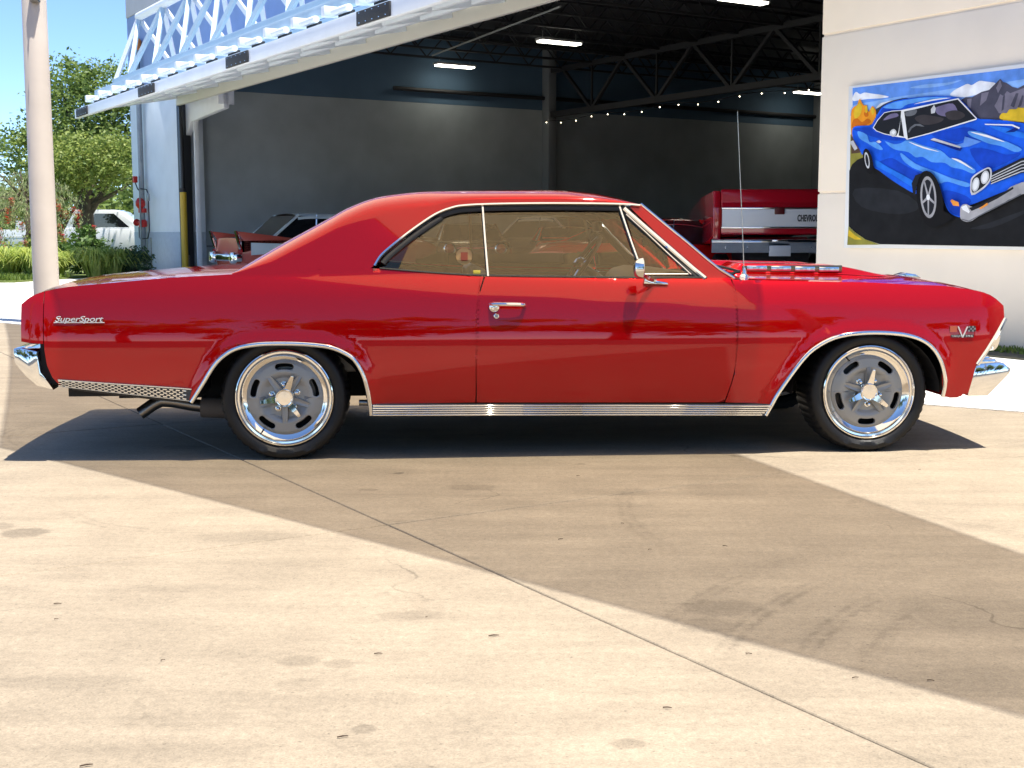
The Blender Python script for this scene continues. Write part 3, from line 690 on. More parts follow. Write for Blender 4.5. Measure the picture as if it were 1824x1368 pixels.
    vb.bar((e0, s * ye, .580), (e0 - .024, s * ye, .634), .006, .009, (0, 1, 0)).bar((e0, s * ye, .580), (e0 + .024, s * ye, .634), .006, .009, (0, 1, 0))
    em = vb.build('v_emblem', EMB, car)
    MB().box((e0 - .047, s * (ye - .001), .6215), (.036, .004, .030)).build('flag', pm('flag_red', (.45, .10, .05), .4), em)
    m = MB(); m2 = MB()
    for i in range(4):
        for j in range(3):
            (m if (i + j) % 2 else m2).box((e0 + .034 + i * .0095, s * (ye - .001), .613 + j * .0095), (.0094, .004, .0094))
    m.build('flag', pm('flag_black', (.02, .02, .02), .4), em); m2.build('flag', CHROME, em)
    MB().box((e0, s * (ye - .001), .5865), (.118, .004, .013)).build('name_bar', pm('bar_black', (.03, .03, .03), .4), em)
    for tx, tx0 in (('TURBO-JET', -.056), ('396', .014)):
        v, f = text_mesh(tx, .013, .0008, 0, 0, 1.05)
        w_ = max(p[0] for p in v); ww = .048 if tx0 < 0 else .040
        MB().add([(e0 + (tx0 + p[0] / w_ * ww) * (1 if s < 0 else -1), s * (ye + .002 + p[2]), .582 + p[1]) for p in v], f).build('lettering', EMB, em, fix=False)

# boot lid and bonnet, with crown
def ztop(x, y): z = smooth_tab(TOPZ, x); y0 = lat(x, z); return z + .035 * (1 - (y / y0)**2)
for nm, x0, x1 in (('boot_lid', -2.685, -1.66), ('bonnet', .80, 2.12)):
    Gp = [[(x0 + (x1 - x0) * i / 40, -.635 + 1.27 * j / 24, ztop(x0 + (x1 - x0) * i / 40, -.635 + 1.27 * j / 24)) for j in range(25)] for i in range(41)]
    lid = MB().grid(Gp).build(nm, PAINT, car, smooth=True)
for s in (-1, 1):   # raised bonnet vents with chrome louvres
    Gp = []
    for i in range(31):
        x = .82 + .98 * i / 30; k = min(1, (x - .82) / .07) * min(1, max(0, (1.80 - x) / .42)); k = k * k * (3 - 2 * k); row = []
        for y, e in ((.435, 0), (.425, .15), (.418, .88), (.405, 1), (.32, 1), (.22, 1), (.19, .9), (.16, 0)):
            row.append((x, s * y, ztop(x, y) + .002 + e * k * .046))
        Gp.append(row)
    vt = MB().grid(Gp).build('bonnet_vent', PAINT, car, smooth=True, angle=60)
    for i in range(4):
        a = .93 + i * .131
        MB().box((a + .0655, s * .428, ztop(a + .065, .42) + .026), (.112, .014, .026)).build('louvre', CHROME, vt, bevel=.006)
    MB().box((.928 + .262, s * .421, ztop(1.19, .42) + .026), (.545, .012, .036)).build('louvre_frame', pm('louvre_bronze', (.30, .22, .13), .25, 1), vt, bevel=.004)
MB().prism([(1.90, .855), (1.97, .875), (2.02, .868), (2.06, .845)], -.05, .05).build('bonnet_badge', CHROME, car, bevel=.006)
# nose, grille, lamps, bumpers
def front_loft(prof, name, mat, y1, bev, back=0.0, n=14):
    Gp = []
    for j in range(n + 1):
        y = -y1 + 2 * y1 * j / n; k = 1 - (y / y1)**2
        Gp.append([(x + back * k, y, z) for x, z in prof] )
    m = MB(); m.grid([r + [r[0]] for r in Gp]); m.add(Gp[0], [tuple(range(len(prof)))]); m.add(Gp[-1], [tuple(range(len(prof)))[::-1]])
    return m.build(name, mat, car, bevel=bev, seg=2)
front_loft([(1.999, .424), (2.007, .440), (2.122, .451), (2.150, .446), (2.191, .413), (2.183, .393), (2.074, .279), (1.966, .279), (1.987, .386)], 'front_bumper', CHROME, .905, .006, .05)
front_loft([(-2.724, .553), (-2.685, .557), (-2.612, .540), (-2.610, .503), (-2.598, .44), (-2.542, .353), (-2.619, .373), (-2.677, .429), (-2.719, .485)], 'rear_bumper', CHROME, .905, .006, -.04)
MB().box((1.98, 0, .57), (.06, 1.60, .26)).build('grille_backing', DARK, car)
m = MB()
for i in range(5): m.box((2.03, 0, .50 + i * .045), (.03, 1.1, .008))
m.build('grille', CHROME2, car)
MB().box((2.10, 0, .715), (.06, 1.7, .03)).build('grille_header', PAINT, car, bevel=.01)
MB().box((2.03, 0, .465), (.14, 1.72, .022)).build('grille_sill', CHROME, car, bevel=.008)
for s in (-1, 1):
    for k, y in enumerate((.775, .585)):
        x1_ = 2.152 - .025 * k
        hl = MB().lathe([(.080, 2.00), (.084, x1_ - .02), (.082, x1_ - .005), (.074, x1_), (.068, x1_ - .012)], 32, 'x', (0, s * y, .582)).build('headlamp', CHROME, car, smooth=True)
        MB().lathe([(.069, x1_ - .012), (.05, x1_ - .003), (.02, x1_ + .002), (.0005, x1_ + .003)], 28, 'x', (0, s * y, .582)).build('lens', pm('lamp_lens', (.7, .72, .74), .08, 0, 1), hl, smooth=True)
    L = [(1.998, .441), (2.05, .516), (2.10, .588), (2.156, .668)]
    MB().strip([(x + .004, s * (lat(x, z) - .004), z) for x, z in L], (.5, s, 0), .022, .012).build('fender_edge_trim', CHROME, car, smooth=True)
    MB().box((2.06, s * .80, .452), (.11, .20, .03)).build('park_lamp', CHROME, car, bevel=.01)
    # tail: end panel with lamp
    tl = MB().box((-2.675, s * .60, .665), (.045, .36, .13)).build('tail_lamp', pm('tail_lens', (.40, .01, .01), .15, 0, 1), car, bevel=.012)
    MB().box((-2.668, s * .60, .665), (.045, .39, .155)).build('bezel', CHROME, tl, bevel=.008)
MB().box((-2.64, 0, .66), (.06, 1.70, .18)).build('tail_panel', PAINT, car, bevel=.01)
MB().box((-2.57, 0, .50), (.08, 1.72, .24)).build('rear_valance', DARK, car)
MB().box((1.93, 0, .33), (.06, 1.66, .14)).build('front_valance', PAINT, car, bevel=.01)
# roof, C-pillars and rear window
SIL = [(-1.70, .912), (-1.57, .991), (-1.439, 1.065), (-1.323, 1.128), (-1.231, 1.179), (-1.173, 1.212), (-1.07, 1.256), (-.986, 1.279), (-.814, 1.301), (-.641, 1.308), (-.359, 1.312), (-.068, 1.312), (.087, 1.299), (.222, 1.275), (.318, 1.248)]
WTOP = [(-1.015, .941), (-.979, .995), (-.891, 1.069), (-.789, 1.144), (-.708, 1.195), (-.636, 1.223), (-.566, 1.236), (-.383, 1.244), (-.074, 1.247), (.215, 1.244), (.318, 1.238)]
def zlow(x): return smooth_tab(TOPZ, x) - .004 if x < -1.015 else smooth_tab(WTOP, x)
xs = [-1.70 + .685 * i / 26 for i in range(26)] + [-1.015 + 1.333 * (i / 50) for i in range(51)]
def section(x, dz=0):
    zl = zlow(x); zs_ = smooth_tab(SIL, x); H = max(zs_ - zl, .004); r = min(.075, H * .62)
    z1 = zs_ - r; y1 = lat(x, z1); crown = .012
    b = max(0, min(1, (-1.0 - x) / .12)); crown = crown * (1 - b) - .045 * b * min(1, (x + 1.72) / .2)
    row = []
    for j in range(10): z = zl + (z1 - zl) * j / 10; row.append(Vector((x, -lat(x, z), z + dz)))
    P0 = Vector((y1, z1)); P1 = P0 + Vector((-.46, 1)) * r * .62; P2 = Vector((y1 * .80, zs_ + .004)); P3 = Vector((y1 * .72, zs_ + .0045))
    for j in range(9):
        t = j / 8; q = P0 * (1 - t)**3 + P1 * 3 * t * (1 - t)**2 + P2 * 3 * t * t * (1 - t) + P3 * t**3; row.append(Vector((x, -q.x, q.y + dz)))
    for j in range(1, 9):
        t = j / 8; row.append(Vector((x, -y1 * .72 * (1 - t), zs_ + .0045 + crown * math.sin(t * math.pi / 2) + dz)))
    return row + [Vector((p.x, -p.y, p.z)) for p in row[-2::-1]]
Gs = [section(x) for x in xs]
nb = len(Gs[0]); rf = MB(); rw = MB()
for row in Gs: rf.v += [tuple(p) for p in row]; rw.v += [(p.x, p.y, p.z) for p in row]
for i in range(len(Gs) - 1):
    for j in range(nb - 1):
        q = (i * nb + j, i * nb + j + 1, (i + 1) * nb + j + 1, (i + 1) * nb + j)
        cx = sum(rf.v[k][0] for k in q) / 4; cy = sum(rf.v[k][1] for k in q) / 4
        (rw if (-1.60 < cx < -1.06 and abs(cy) < .50) else rf).f.append(q)
rf.build('roof', PAINT, car, smooth=True, angle=55); rw.build('rear_window', pm('dark_rear_glass', (.01, .01, .011), .03, 0, 1), car, smooth=True)
hl_ = MB(); Gh = []
for x in [xx for xx in xs if xx > -1.5]:
    zs_ = smooth_tab(SIL, x); yy = lat(x, zs_ - .07) - .035; Gh.append([(x, -yy, zs_ - .085), (x, -yy * .85, zs_ - .04), (x, 0, zs_ - .028), (x, yy * .85, zs_ - .04), (x, yy, zs_ - .085)])
hl_.grid(Gh).build('headliner', pm('headliner', (.13, .10, .075), .9), car, smooth=True)
# glass and bright trim on both sides
belt = lambda x: smooth_tab(TOPZ, x)
for s in (-1, 1):
    P = lambda x, z, o=0.0, s=s: (x, s * (lat(x, z) + o), z)
    nf = lambda p, s=s: bnorm(p.x, p.z, s)
    W2 = spline(WTOP, 5)
    MB().strip([P(x, z - .004, .002) for x, z in W2], nf, .016, .014).build('drip_moulding', CHROME, car, smooth=True, angle=60)
    MB().strip([P(x + (.022 if z < 1.2 else 0), z - .022, -.010) for x, z in W2[3:-3]], nf, .030, .010).build('weatherstrip', BLACK, car, smooth=True)
    MB().strip([P(x, belt(x) + .004, .0) for x in [-.99 + 1.62 * i / 30 for i in range(31)]], (0, s * .5, 1), .012, .004).build('belt_strip', BLACK, car)
    qg = [(-.985, belt(-.985) - .01), (-.962, .957)] + [(x + .03, z - .012) for x, z in W2 if -.96 < x < -.50] + [(-.495, 1.226), (-.462, .885)] + [(-.6, .885), (-.8, .90)]
    panel('quarter_glass', qg, s, TINT, car, (.2, .2), 0, -.018)
    dg_ = [(-.466, .880), (-.474, 1.232), (-.1, 1.236), (.215, 1.234), (.312, .872)]
    panel('door_glass', dg_, s, TINT, car, (.2, .2), 0, -.018)
    vg = [(.322, .872), (.240, 1.212), (.575, .872)]
    panel('vent_glass', vg, s, TINT, car, (.2, .2), 0, -.018)
    MB().strip([P(-.478, 1.232, -.012), P(-.470, 1.06, -.012), P(-.461, .884, -.012)], nf, .017, .014).build('glass_edge_trim', CHROME, car, smooth=True)
    MB().strip([P(.214, 1.225, -.012), P(.262, 1.05, -.012), P(.312, .876, -.012)], nf, .016, .016).build('vent_post', CHROME, car, smooth=True)
    MB().strip([P(.246, 1.190, -.012), P(.34, 1.10, -.012), P(.45, .99, -.012), P(.552, .890, -.012)], nf, .009, .010).build('vent_frame', CHROME, car, smooth=True)
    MB().strip([P(.32, .893, -.014), P(.54, .892, -.014)], nf, .008, .008).build('vent_sill', CHROME, car)
    MB().strip([P(.238, 1.222, -.004), P(.34, 1.128, -.004), P(.46, 1.020, -.004), P(.565, .925, -.004), P(.622, .874, -.004)], nf, .024, .010).build('pillar_trim', CHROME, car, smooth=True)
    MB().strip([P(.228, 1.212, -.02), P(.33, 1.115, -.02), P(.46, .995, -.02), P(.59, .875, -.02)], nf, .034, .010).build('pillar_seal', BLACK, car)
    ap_ = [(.255, 1.240), (.318, 1.238), (.437, 1.135), (.55, 1.039), (.632, .965), (.688, .918), (.752, .872), (.640, .870), (.55, .958), (.40, 1.093)]
    panel('a_pillar', ap_, s, PAINT, car, (.06, .04), .045)
    MB().strip([P(x + .005, z + .003, -.012) for x, z in ((.318, 1.238), (.437, 1.135), (.55, 1.039), (.632, .965), (.688, .918), (.765, .868))], (.6, s, .5), .016, .012).build('windscreen_trim', CHROME, car, smooth=True)
    # door mirror
    mr_ = MB().lathe([(.0005, .24), (.018, .2405), (.034, .247), (.043, .262), (.046, .278), (.047, .284), (.044, .287), (.0005, .288)], 28, 'x', (0, s * .965, .925)).build('door_mirror', CHROME, car, smooth=True)
    mr_.scale = (1, .9, 1.12); mr_.location = (0, s * .09, -.108)
    MB().tube(spline([(.285, s * .975, .90), (.315, s * .93, .882), (.36, s * .875, .868)], 5), [.008] * 5 + [.012] * 6, 8).build('mirror_arm', CHROME, mr_, smooth=True)
    MB().prism([(.305, .850), (.43, .846), (.425, .856), (.37, .866), (.325, .890), (.31, .884)], s * (lat(.36, .86) - .004), s * (lat(.36, .86) + .022)).build('mirror_foot', CHROME, mr_, bevel=.004)
    for q in mr_.children: q.scale = (1, 1 / .9, 1 / 1.12); q.location = (0, -s * .09 / .9, .108 / 1.12)
    # inner door panel and wheel wells
    MB().prism([(-.50, .25), (-.50, .86), (.70, .86), (.72, .25)], s * .80, s * .84).build('door_card', pm('door_card', (.10, .085, .07), .6), car)
    for cx_, r0, r1, rz in ((-1.455, .425, .395, .285), (1.455, .40, .36, .315)):
        Gp = [[(cx_ + (r0 if k > 8 else r1) * math.cos(math.pi * k / 16), s * y, .30 + rz * math.sin(math.pi * k / 16)) for y in (.44, .915)] for k in range(17)]
        MB().grid(Gp).build('wheel_well', DARK, car)
        MB().box((cx_, s * .43, .45), (.70, .02, .32)).build('inner_wing', DARK, car)
# windscreen
Gp = []
for i in range(9):
    t = i / 8; x = .305 + (.755 - .305) * t; z = 1.240 + (.872 - 1.240) * t; y1 = lat(x, z) - .02
    Gp.append([(x + .13 * (1 - (y / 10)**2) * (.5 + .5 * t), y / 10 * y1, z + .012 * (1 - (y / 10)**2)) for y in range(-10, 11)])
MB().grid(Gp).build('windscreen', CLEAR, car, smooth=True)
MB().prism([(.60, .80), (.60, .868), (.82, .874), (.84, .80)], -.76, .76).build('cowl', PAINT, car, bevel=.008)
for y in (-.62, .05):
    MB().tube([(.80, y, .885), (.86, y + .03, .902), (.80, y + .38, .93)], [.010, .008, .005], 6).build('wiper', BLACK, car)
# aerial
an = MB().tube([(.852, -.715, .885), (.845, -.715, 1.0), (.80, -.715, 1.705)], [.003, .0022, .0014], 6).build('aerial', CHROME2, car, smooth=True)
MB().lathe([(.026, .868), (.022, .885), (.012, .893), (.010, .91), (.005, .925)], 16, 'z', (.852, -.715, 0)).build('aerial_base', CHROME, an, smooth=True)
# cabin
SEAT = pm('silver_seat_vinyl', (.42, .40, .37), .4); BLKV = pm('dark_vinyl', (.03, .027, .024), .45)
for s in (-1, 1):
    st_ = MB().prism([(-.42, .40), (-.50, .62), (-.53, .90), (-.50, .925), (-.46, .92), (-.36, .66), (-.30, .52), (.12, .54), (.18, .48), (.15, .38)], s * .12, s * .66).build('front_seat', SEAT, car, bevel=.03, seg=3)
MB().prism([(-1.30, .40), (-1.22, .62), (-1.26, .86), (-1.20, .87), (-1.04, .62), (-.62, .60), (-.58, .42)], -.70, .70).build('rear_seat', SEAT, car, bevel=.03)
MB().box((-1.45, 0, .865), (.45, 1.3, .04)).build('parcel_shelf', BLKV, car)
MB().prism([(.36, .70), (.36, .84), (.40, .885), (.48, .905), (.66, .892), (.70, .70)], -.76, .76).build('dashboard', pm('dash_vinyl', (.09, .075, .055), .5), car, bevel=.015)
MB().box((.0, 0, .45), (.7, .2, .25)).build('console', BLKV, car, bevel=.02)
sw = MB(); cw = Vector((.16, .37, .915)); axd = Vector((-.82, 0, .57)); b1 = Vector((0, 1, 0)); b2 = axd.cross(b1)
ring = [cw + (b1 * math.cos(a) + b2 * math.sin(a)) * .195 for a in [2 * math.pi * k / 36 for k in range(36)]]
so = sw.tube(ring, .013, 8, closed=True).build('steering_wheel', pm('wood_rim', (.10, .05, .025), .3), car, smooth=True)
m = MB()
for a in (.0, 2.1, 4.2): m.bar(cw, cw + (b1 * math.cos(a) + b2 * math.sin(a)) * .19, .02, .006, tuple(axd))
m.ball(cw, .045); m.build('spoke', CHROME, so)
MB().tube([cw, cw - axd * .35], .022).build('steering_column', BLKV, so)
MB().box((.20, 0, 1.135), (.03, .22, .055)).build('rear_view_mirror', BLKV, car, bevel=.01)
for y in (-.33, .33): MB().box((.16, y, 1.205), (.16, .40, .018), Matrix.Rotation(R(18), 3, 'Y')).build('sun_visor', pm('visor', (.16, .12, .09), .8), car, bevel=.006)
MB().tube([(-.02, .25, .50), (.03, .25, .80)], .008).ball((.03, .25, .82), .025).build('gear_lever', CHROME, car, smooth=True)
stk = MB().lathe([(.0005, -lat(-.57, .98) + .010), (.041, -lat(-.57, .98) + .010), (.041, -lat(-.57, .98) + .006)], 28, 'y', (-.575, 0, .985)).build('window_sticker', pm('sticker_tan', (.55, .36, .16), .6), car)
stk.rotation_euler = (0, 0, 0)
MB().box((-.575, -lat(-.57, .98) + .0115 - .006, .985), (.034, .002, .04)).build('sticker_emblem', pm('sticker_red', (.35, .08, .04), .6), stk)
MB().box((-.515, -lat(-.515, .9) + .012, .906), (.035, .012, .022)).build('latch_tag', pm('tag_yellow', (.75, .62, .08), .5), car, bevel=.002)
# underside
for x0, x1 in ((-2.55, -1.68), (.78, 2.02)): MB().box(((x0 + x1) / 2, 0, .70), (x1 - x0, 1.66, .02)).build('light_block_deck', DARK, car)  # unseen sheets added to stop sunlight leaking through the body
for x0, x1, z0 in ((-2.50, -1.90, .31), (-1.02, .92, .215), (1.86, 2.02, .30)): MB().box(((x0 + x1) / 2, 0, (z0 + .50) / 2), (x1 - x0, 1.62, .50 - z0)).build('floor_pan', DARK, car)
MB().box((-.2, 0, .45), (4.3, .84, .40)).build('light_block_core', DARK, car)  # hidden box added to block light under the car
MB().box((-1.455, 0, .30), (.10, 1.5, .10)).build('rear_axle', DARK, car); MB().box((1.455, 0, .26), (.25, 1.4, .06)).build('cross_member', DARK, car)
for s in (-1, 1):
    MB().tube(spline([(-1.5, s * .58, .235), (-1.85, s * .60, .225), (-2.05, s * .60, .255), (-2.12, s * .60, .250), (-2.205, s * .615, .195)], 6), .032, 14, cap=False).build('exhaust_pipe', pm('exhaust_steel', (.22, .21, .20), .3, 1), car, smooth=True)
    MB().tube([(-1.9, s * .60, .225), (-1.45, s * .60, .20)], .055, 12).build('tail_pipe_hanger', pm('rusty_pipe', (.10, .09, .085), .7), car, smooth=True)
    MB().tube([(-1.10, s * .80, .265), (-1.00, s * .80, .262)], .015, 10).build('frame_end', STEEL, car, smooth=True)
# ---- wheels
TYRE = pm('tyre_rubber', (.008, .008, .0085), .5, spec=.35, bump=.06, bscale=180); GUN = pm('gunmetal_wheel', (.34, .34, .325), .42, .3); POL = pm('polished_alloy', (.86, .84, .80), .09, 1)
def rpt(r, a): return (r * math.cos(a), r * math.sin(a))
def wheel(name, x, s, rot, spin, lug):
    q = MB().lathe([(.205, .20), (.205, .06), (.178, .052), (.1785, .036), (.190, .031), (.204, .0235), (.2145, .0125), (.2165, .009), (.2245, .008), (.2265, .002), (.231, -.003), (.2355, -.001), (.2375, .006), (.236, .02), (.225, .03), (.225, .2), (.205, .2)], 72).build('wheel', POL, car, smooth=True, angle=50)
    q.location = (x, s * .90, .304); q.rotation_euler = (0, 0, 0 if s < 0 else math.pi)
    # tyre with blocks cut at the shoulder
    n = 144; prof = [(.234, .012), (.241, .004), (.252, -.004), (.268, -.008), (.283, -.006), (.292, .000), (.300, .010), (.3065, .024), (.3095, .034), (.311, .05), (.312, .10), (.312, .15), (.311, .20), (.3085, .218), (.295, .245), (.26, .255), (.235, .24)]
    m = MB()
    for i, (r, d) in enumerate(prof):
        for k in range(n):
            a = 2 * math.pi * k / n; rr = r
            if 6 <= i <= 13 and k % 3 == 0: rr -= .006
            if i in (10, 12): rr -= .0 if i else 0
            zz = rr * math.sin(a)
            if zz < -.302: zz = -.302 - (zz + .302) * 0
            m.v.append((rr * math.cos(a), d - (.006 if (zz < -.25 and i < 6) else 0), zz))
    for i in range(len(prof) - 1):
        for k in range(n): m.f.append((i * n + k, i * n + (k + 1) % n, (i + 1) * n + (k + 1) % n, (i + 1) * n + k))
    m.build('tyre', TYRE, q, smooth=True, angle=35)
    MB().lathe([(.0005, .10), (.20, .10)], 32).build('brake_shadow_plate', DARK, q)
    MB().lathe([(.04, .085), (.145, .085), (.15, .09), (.15, .098)], 40).build('brake_disc', pm('disc_steel', (.20, .19, .18), .4, 1), q, smooth=True)
    # centre with five curved slots
    out = [rpt(.181, 2 * math.pi * k / 90) for k in range(90)]; sl_ = [out]
    for i in range(5):
        a0 = rot + 2 * math.pi * i / 5; hw = .030 / .152; P = []
        rm, hh = .153, .0185
        for k in range(11): P.append(rpt(rm + hh, a0 - hw + 2 * hw * k / 10))
        for k in range(1, 8):
            t = math.pi / 2 - math.pi * k / 8; c_ = rpt(rm, a0 + hw); e_ = (math.cos(a0 + hw), math.sin(a0 + hw)); tg = (-e_[1], e_[0])
            P.append((c_[0] + hh * (math.sin(t) * e_[0] + math.cos(t) * tg[0]), c_[1] + hh * (math.sin(t) * e_[1] + math.cos(t) * tg[1])))
        for k in range(11): P.append(rpt(rm - hh, a0 + hw - 2 * hw * k / 10))
        for k in range(1, 8):
            t = -math.pi / 2 + math.pi * k / 8; c_ = rpt(rm, a0 - hw); e_ = (math.cos(a0 - hw), math.sin(a0 - hw)); tg = (e_[1], -e_[0])
            P.append((c_[0] + hh * (math.sin(t) * e_[0] + math.cos(t) * tg[0]), c_[1] + hh * (math.sin(t) * e_[1] + math.cos(t) * tg[1])))
        sl_.append(P)
    v, f = curve_fill(sl_, .006, .004, 2)
    bm = bmesh.new(); vv = [bm.verts.new(p) for p in v]
    for ff in f:
        try: bm.faces.new([vv[i] for i in ff])
        except ValueError: pass
    bmesh.ops.remove_doubles(bm, verts=bm.verts[:], dist=1e-5)
    bmesh.ops.triangulate(bm, faces=bm.faces[:])
    bmesh.ops.subdivide_edges(bm, edges=[e for e in bm.edges if e.calc_length() > .03], cuts=3, use_grid_fill=False)
    bmesh.ops.triangulate(bm, faces=bm.faces[:])
    bmesh.ops.subdivide_edges(bm, edges=[e for e in bm.edges if e.calc_length() > .02], cuts=2, use_grid_fill=False)
    bmesh.ops.triangulate(bm, faces=bm.faces[:]); bm.verts.index_update()
    DISH = [(0, .040), (.06, .040), (.098, .040), (.112, .028), (.125, .024), (.168, .029), (.181, .040)]
    V = []
    for p in bm.verts: r = math.hypot(p.co.x, p.co.y); V.append((p.co.x, lerp_tab(DISH, r) - p.co.z, p.co.y))
    F = [tuple(x.index for x in ff.verts) for ff in bm.faces]; bm.free()
    cn = MB().add(V, F).build('wheel_centre', GUN, q, smooth=True, angle=38)
    for i in range(5):
        a = rot + math.pi / 5 + 2 * math.pi * i / 5; d = Vector((math.cos(a), 0, math.sin(a))); p = Vector((-d.z, 0, d.x)); m = MB(); G = []
        for r, w, y in ((.030, .015, .009), (.09, .013, .009), (.115, .011, .009), (.134, .008, .016)):
            c_ = d * r; G.append([c_ - p * (w + .004) + Vector((0, y + .018, 0)), c_ - p * w + Vector((0, y, 0)), c_ - p * w * .25 + Vector((0, y + .004, 0)), c_ + p * w * .25 + Vector((0, y + .004, 0)), c_ + p * w + Vector((0, y, 0)), c_ + p * (w + .004) + Vector((0, y + .018, 0))])
        m.grid(G).build('rib', GUN, q, smooth=True, angle=30)
        a = lug + 2 * math.pi * i / 5; lx_, lz_ = rpt(.064, a)
        MB().lathe([(.014, .036), (.0145, .030), (.010, .029), (.0095, .010), (.007, .004), (.0005, .002)], 12, 'y', (lx_, 0, lz_)).build('lug_nut', CHROME, q, smooth=True)
    MB().lathe([(.046, .03), (.046, .0), (.044, -.010), (.040, -.014), (.036, -.0135), (.034, -.011), (.0005, -.012)], 40).build('centre_cap', POL, q, smooth=True)
    for i in range(3):
        a = spin + 2 * math.pi * i / 3; d = Vector((math.cos(a), 0, math.sin(a))); p = Vector((-d.z, 0, d.x)); m = MB(); G = []
        for r, w, y in ((.036, .019, -.002), (.07, .0145, -.012), (.112, .0085, -.020), (.116, .006, -.019)):
            c_ = d * r; G.append([c_ - p * w + Vector((0, y + .012, 0)), c_ - p * w * .9 + Vector((0, y, 0)), c_ + p * w * .9 + Vector((0, y - .003, 0)), c_ + p * w + Vector((0, y + .012, 0))])
        m.grid(G); m.add(G[-1], [(0, 1, 2, 3)]); m.build('spinner_blade', POL, q, smooth=True, angle=25)
    a = R(236) if x < 0 else R(122); vx, vz = rpt(.200, a)
    MB().tube([(vx * .99, .045, vz * .99), (vx * .93, .015, vz * .93)], [.005, .0035], 8).build('valve_stem', BLACK, q)
    return q
for s in (-1, 1):
    wheel('wheel', -1.455, s, R(90), R(69), R(22)); wheel('wheel', 1.455, s, R(54), R(82), R(130))
# ---------------------------------------------------------------- other vehicles
GLS = pm('dark_car_glass', (.012, .014, .016), .04, 0, 1); RLENS = pm('red_lens', (.5, .02, .015), .2, 0, 1); PLATE = pm('number_plate', (.7, .72, .75), .4)
def wheel_simple(parent, x, y, r, s, rim=CHROME2):
    w = MB().lathe([(r * .62, -.10), (r * .9, -.11), (r, -.08), (r, .08), (r * .9, .11), (r * .62, .10)], 28, 'y', (x, y, r)).build('wheel', TYRE, parent, smooth=True)
    MB().lathe([(r * .62, s * .09), (r * .55, s * .06), (r * .3, s * .075), (.001, s * .09)], 20, 'y', (x, y, r)).build('hub', rim, w, smooth=True)
def bg_car(name, label, loc, rz, paint, roofm, top, gh, hw=.93, zb=.26, wheels=(-1.45, 1.45), wr=.33, roof_hw=.62, lower=None, group=None, glass=GLS, cat='car'):
    """top: (x,z) deck line rear->front; gh: glasshouse (rear base x, rear top x, front top x, front base x, belt z, roof z)"""
    q = thing(name, label, cat, loc, rz, group)
    x0, x1 = top[0][0], top[-1][0]; Gp = []; n = 36
    for i in range(n + 1):
        x = x0 + (x1 - x0) * i / n; z = smooth_tab(top, x); e = min(1, (x - x0 + .04) / .30, (x1 - x + .04) / .30); e = e**.5
        w = hw * (.86 + .14 * e); b = zb + (1 - e) * .10
        half = [(w * .90, b), (w * .97, b + .10), (w, b + (z - b) * .50), (w * .985, b + (z - b) * .78), (w * .93, z - .03), (w * .86, z), (w * .5, z + .02), (0, z + .03)]
        Gp.append([(x, -y, zz) for y, zz in half] + [(x, y, zz) for y, zz in half[-2::-1]])
    m = MB().grid(Gp); k = len(Gp[0]); m.add(Gp[0], [tuple(range(k))]); m.add(Gp[-1], [tuple(range(k))])
    body = m.build('body', paint, q, smooth=True, angle=45)
    a, b, c, d, zl, zr = gh; bh = hw * .84
    def ring(t):  # t 0 belt, 1 roof
        return (a + (b - a) * t, d + (c - d) * t, bh + (roof_hw - bh) * t, zl + (zr - zl) * t)
    m = MB()
    L = [ring(0), ring(.86)]
    V = [(xa, -y, z) for xa, xd, y, z in L] + [(xd, -y, z) for xa, xd, y, z in L] + [(xd, y, z) for xa, xd, y, z in L] + [(xa, y, z) for xa, xd, y, z in L]
    m.add(V, [(0, 2, 3, 1), (2, 4, 5, 3), (4, 6, 7, 5), (6, 0, 1, 7)]); m.build('glasshouse', glass, q)
    Gr = []
    for i in range(9):
        x = b - .03 + (c - b + .06) * i / 8; e = 1 - abs(2 * i / 8 - 1)**4
        Gr.append([(x, y * (roof_hw + .02), zr - dz - .03 * (1 - e)) for y, dz in ((-1.04, .15), (-1.02, .10), (-.93, .05), (-.6, .015), (0, 0), (.6, .015), (.93, .05), (1.02, .10), (1.04, .15))])
    MB().grid(Gr).build('roof', roofm, q, smooth=True)
    for y in (-1, 1):
        for xa, xb in ((a, b), (d, c)):
            MB().bar((xa, y * bh * 1.0, zl), (xb, y * (roof_hw + .01), zr - .06), .05, .05).build('pillar', roofm, q)
        for x in wheels: wheel_simple(q, x, y * (hw - .14), wr, y)
        MB().bar(((a + d) / 2 - .15, y * bh * 1.0, zl), ((b + c) / 2 - .15, y * (roof_hw + .01), zr - .06), .03, .03).build('door_pillar', CHROME2, q)
    return q
def bumper(q, x, z, hw, h=.11, d=.12): return MB().box((x, 0, z), (d, 2 * hw, h)).build('bumper', CHROME, q, bevel=.03, seg=3)
def P2(name, col, rough=.25): return pm(name, col, rough, 0, 1)
BDIR = R(32)
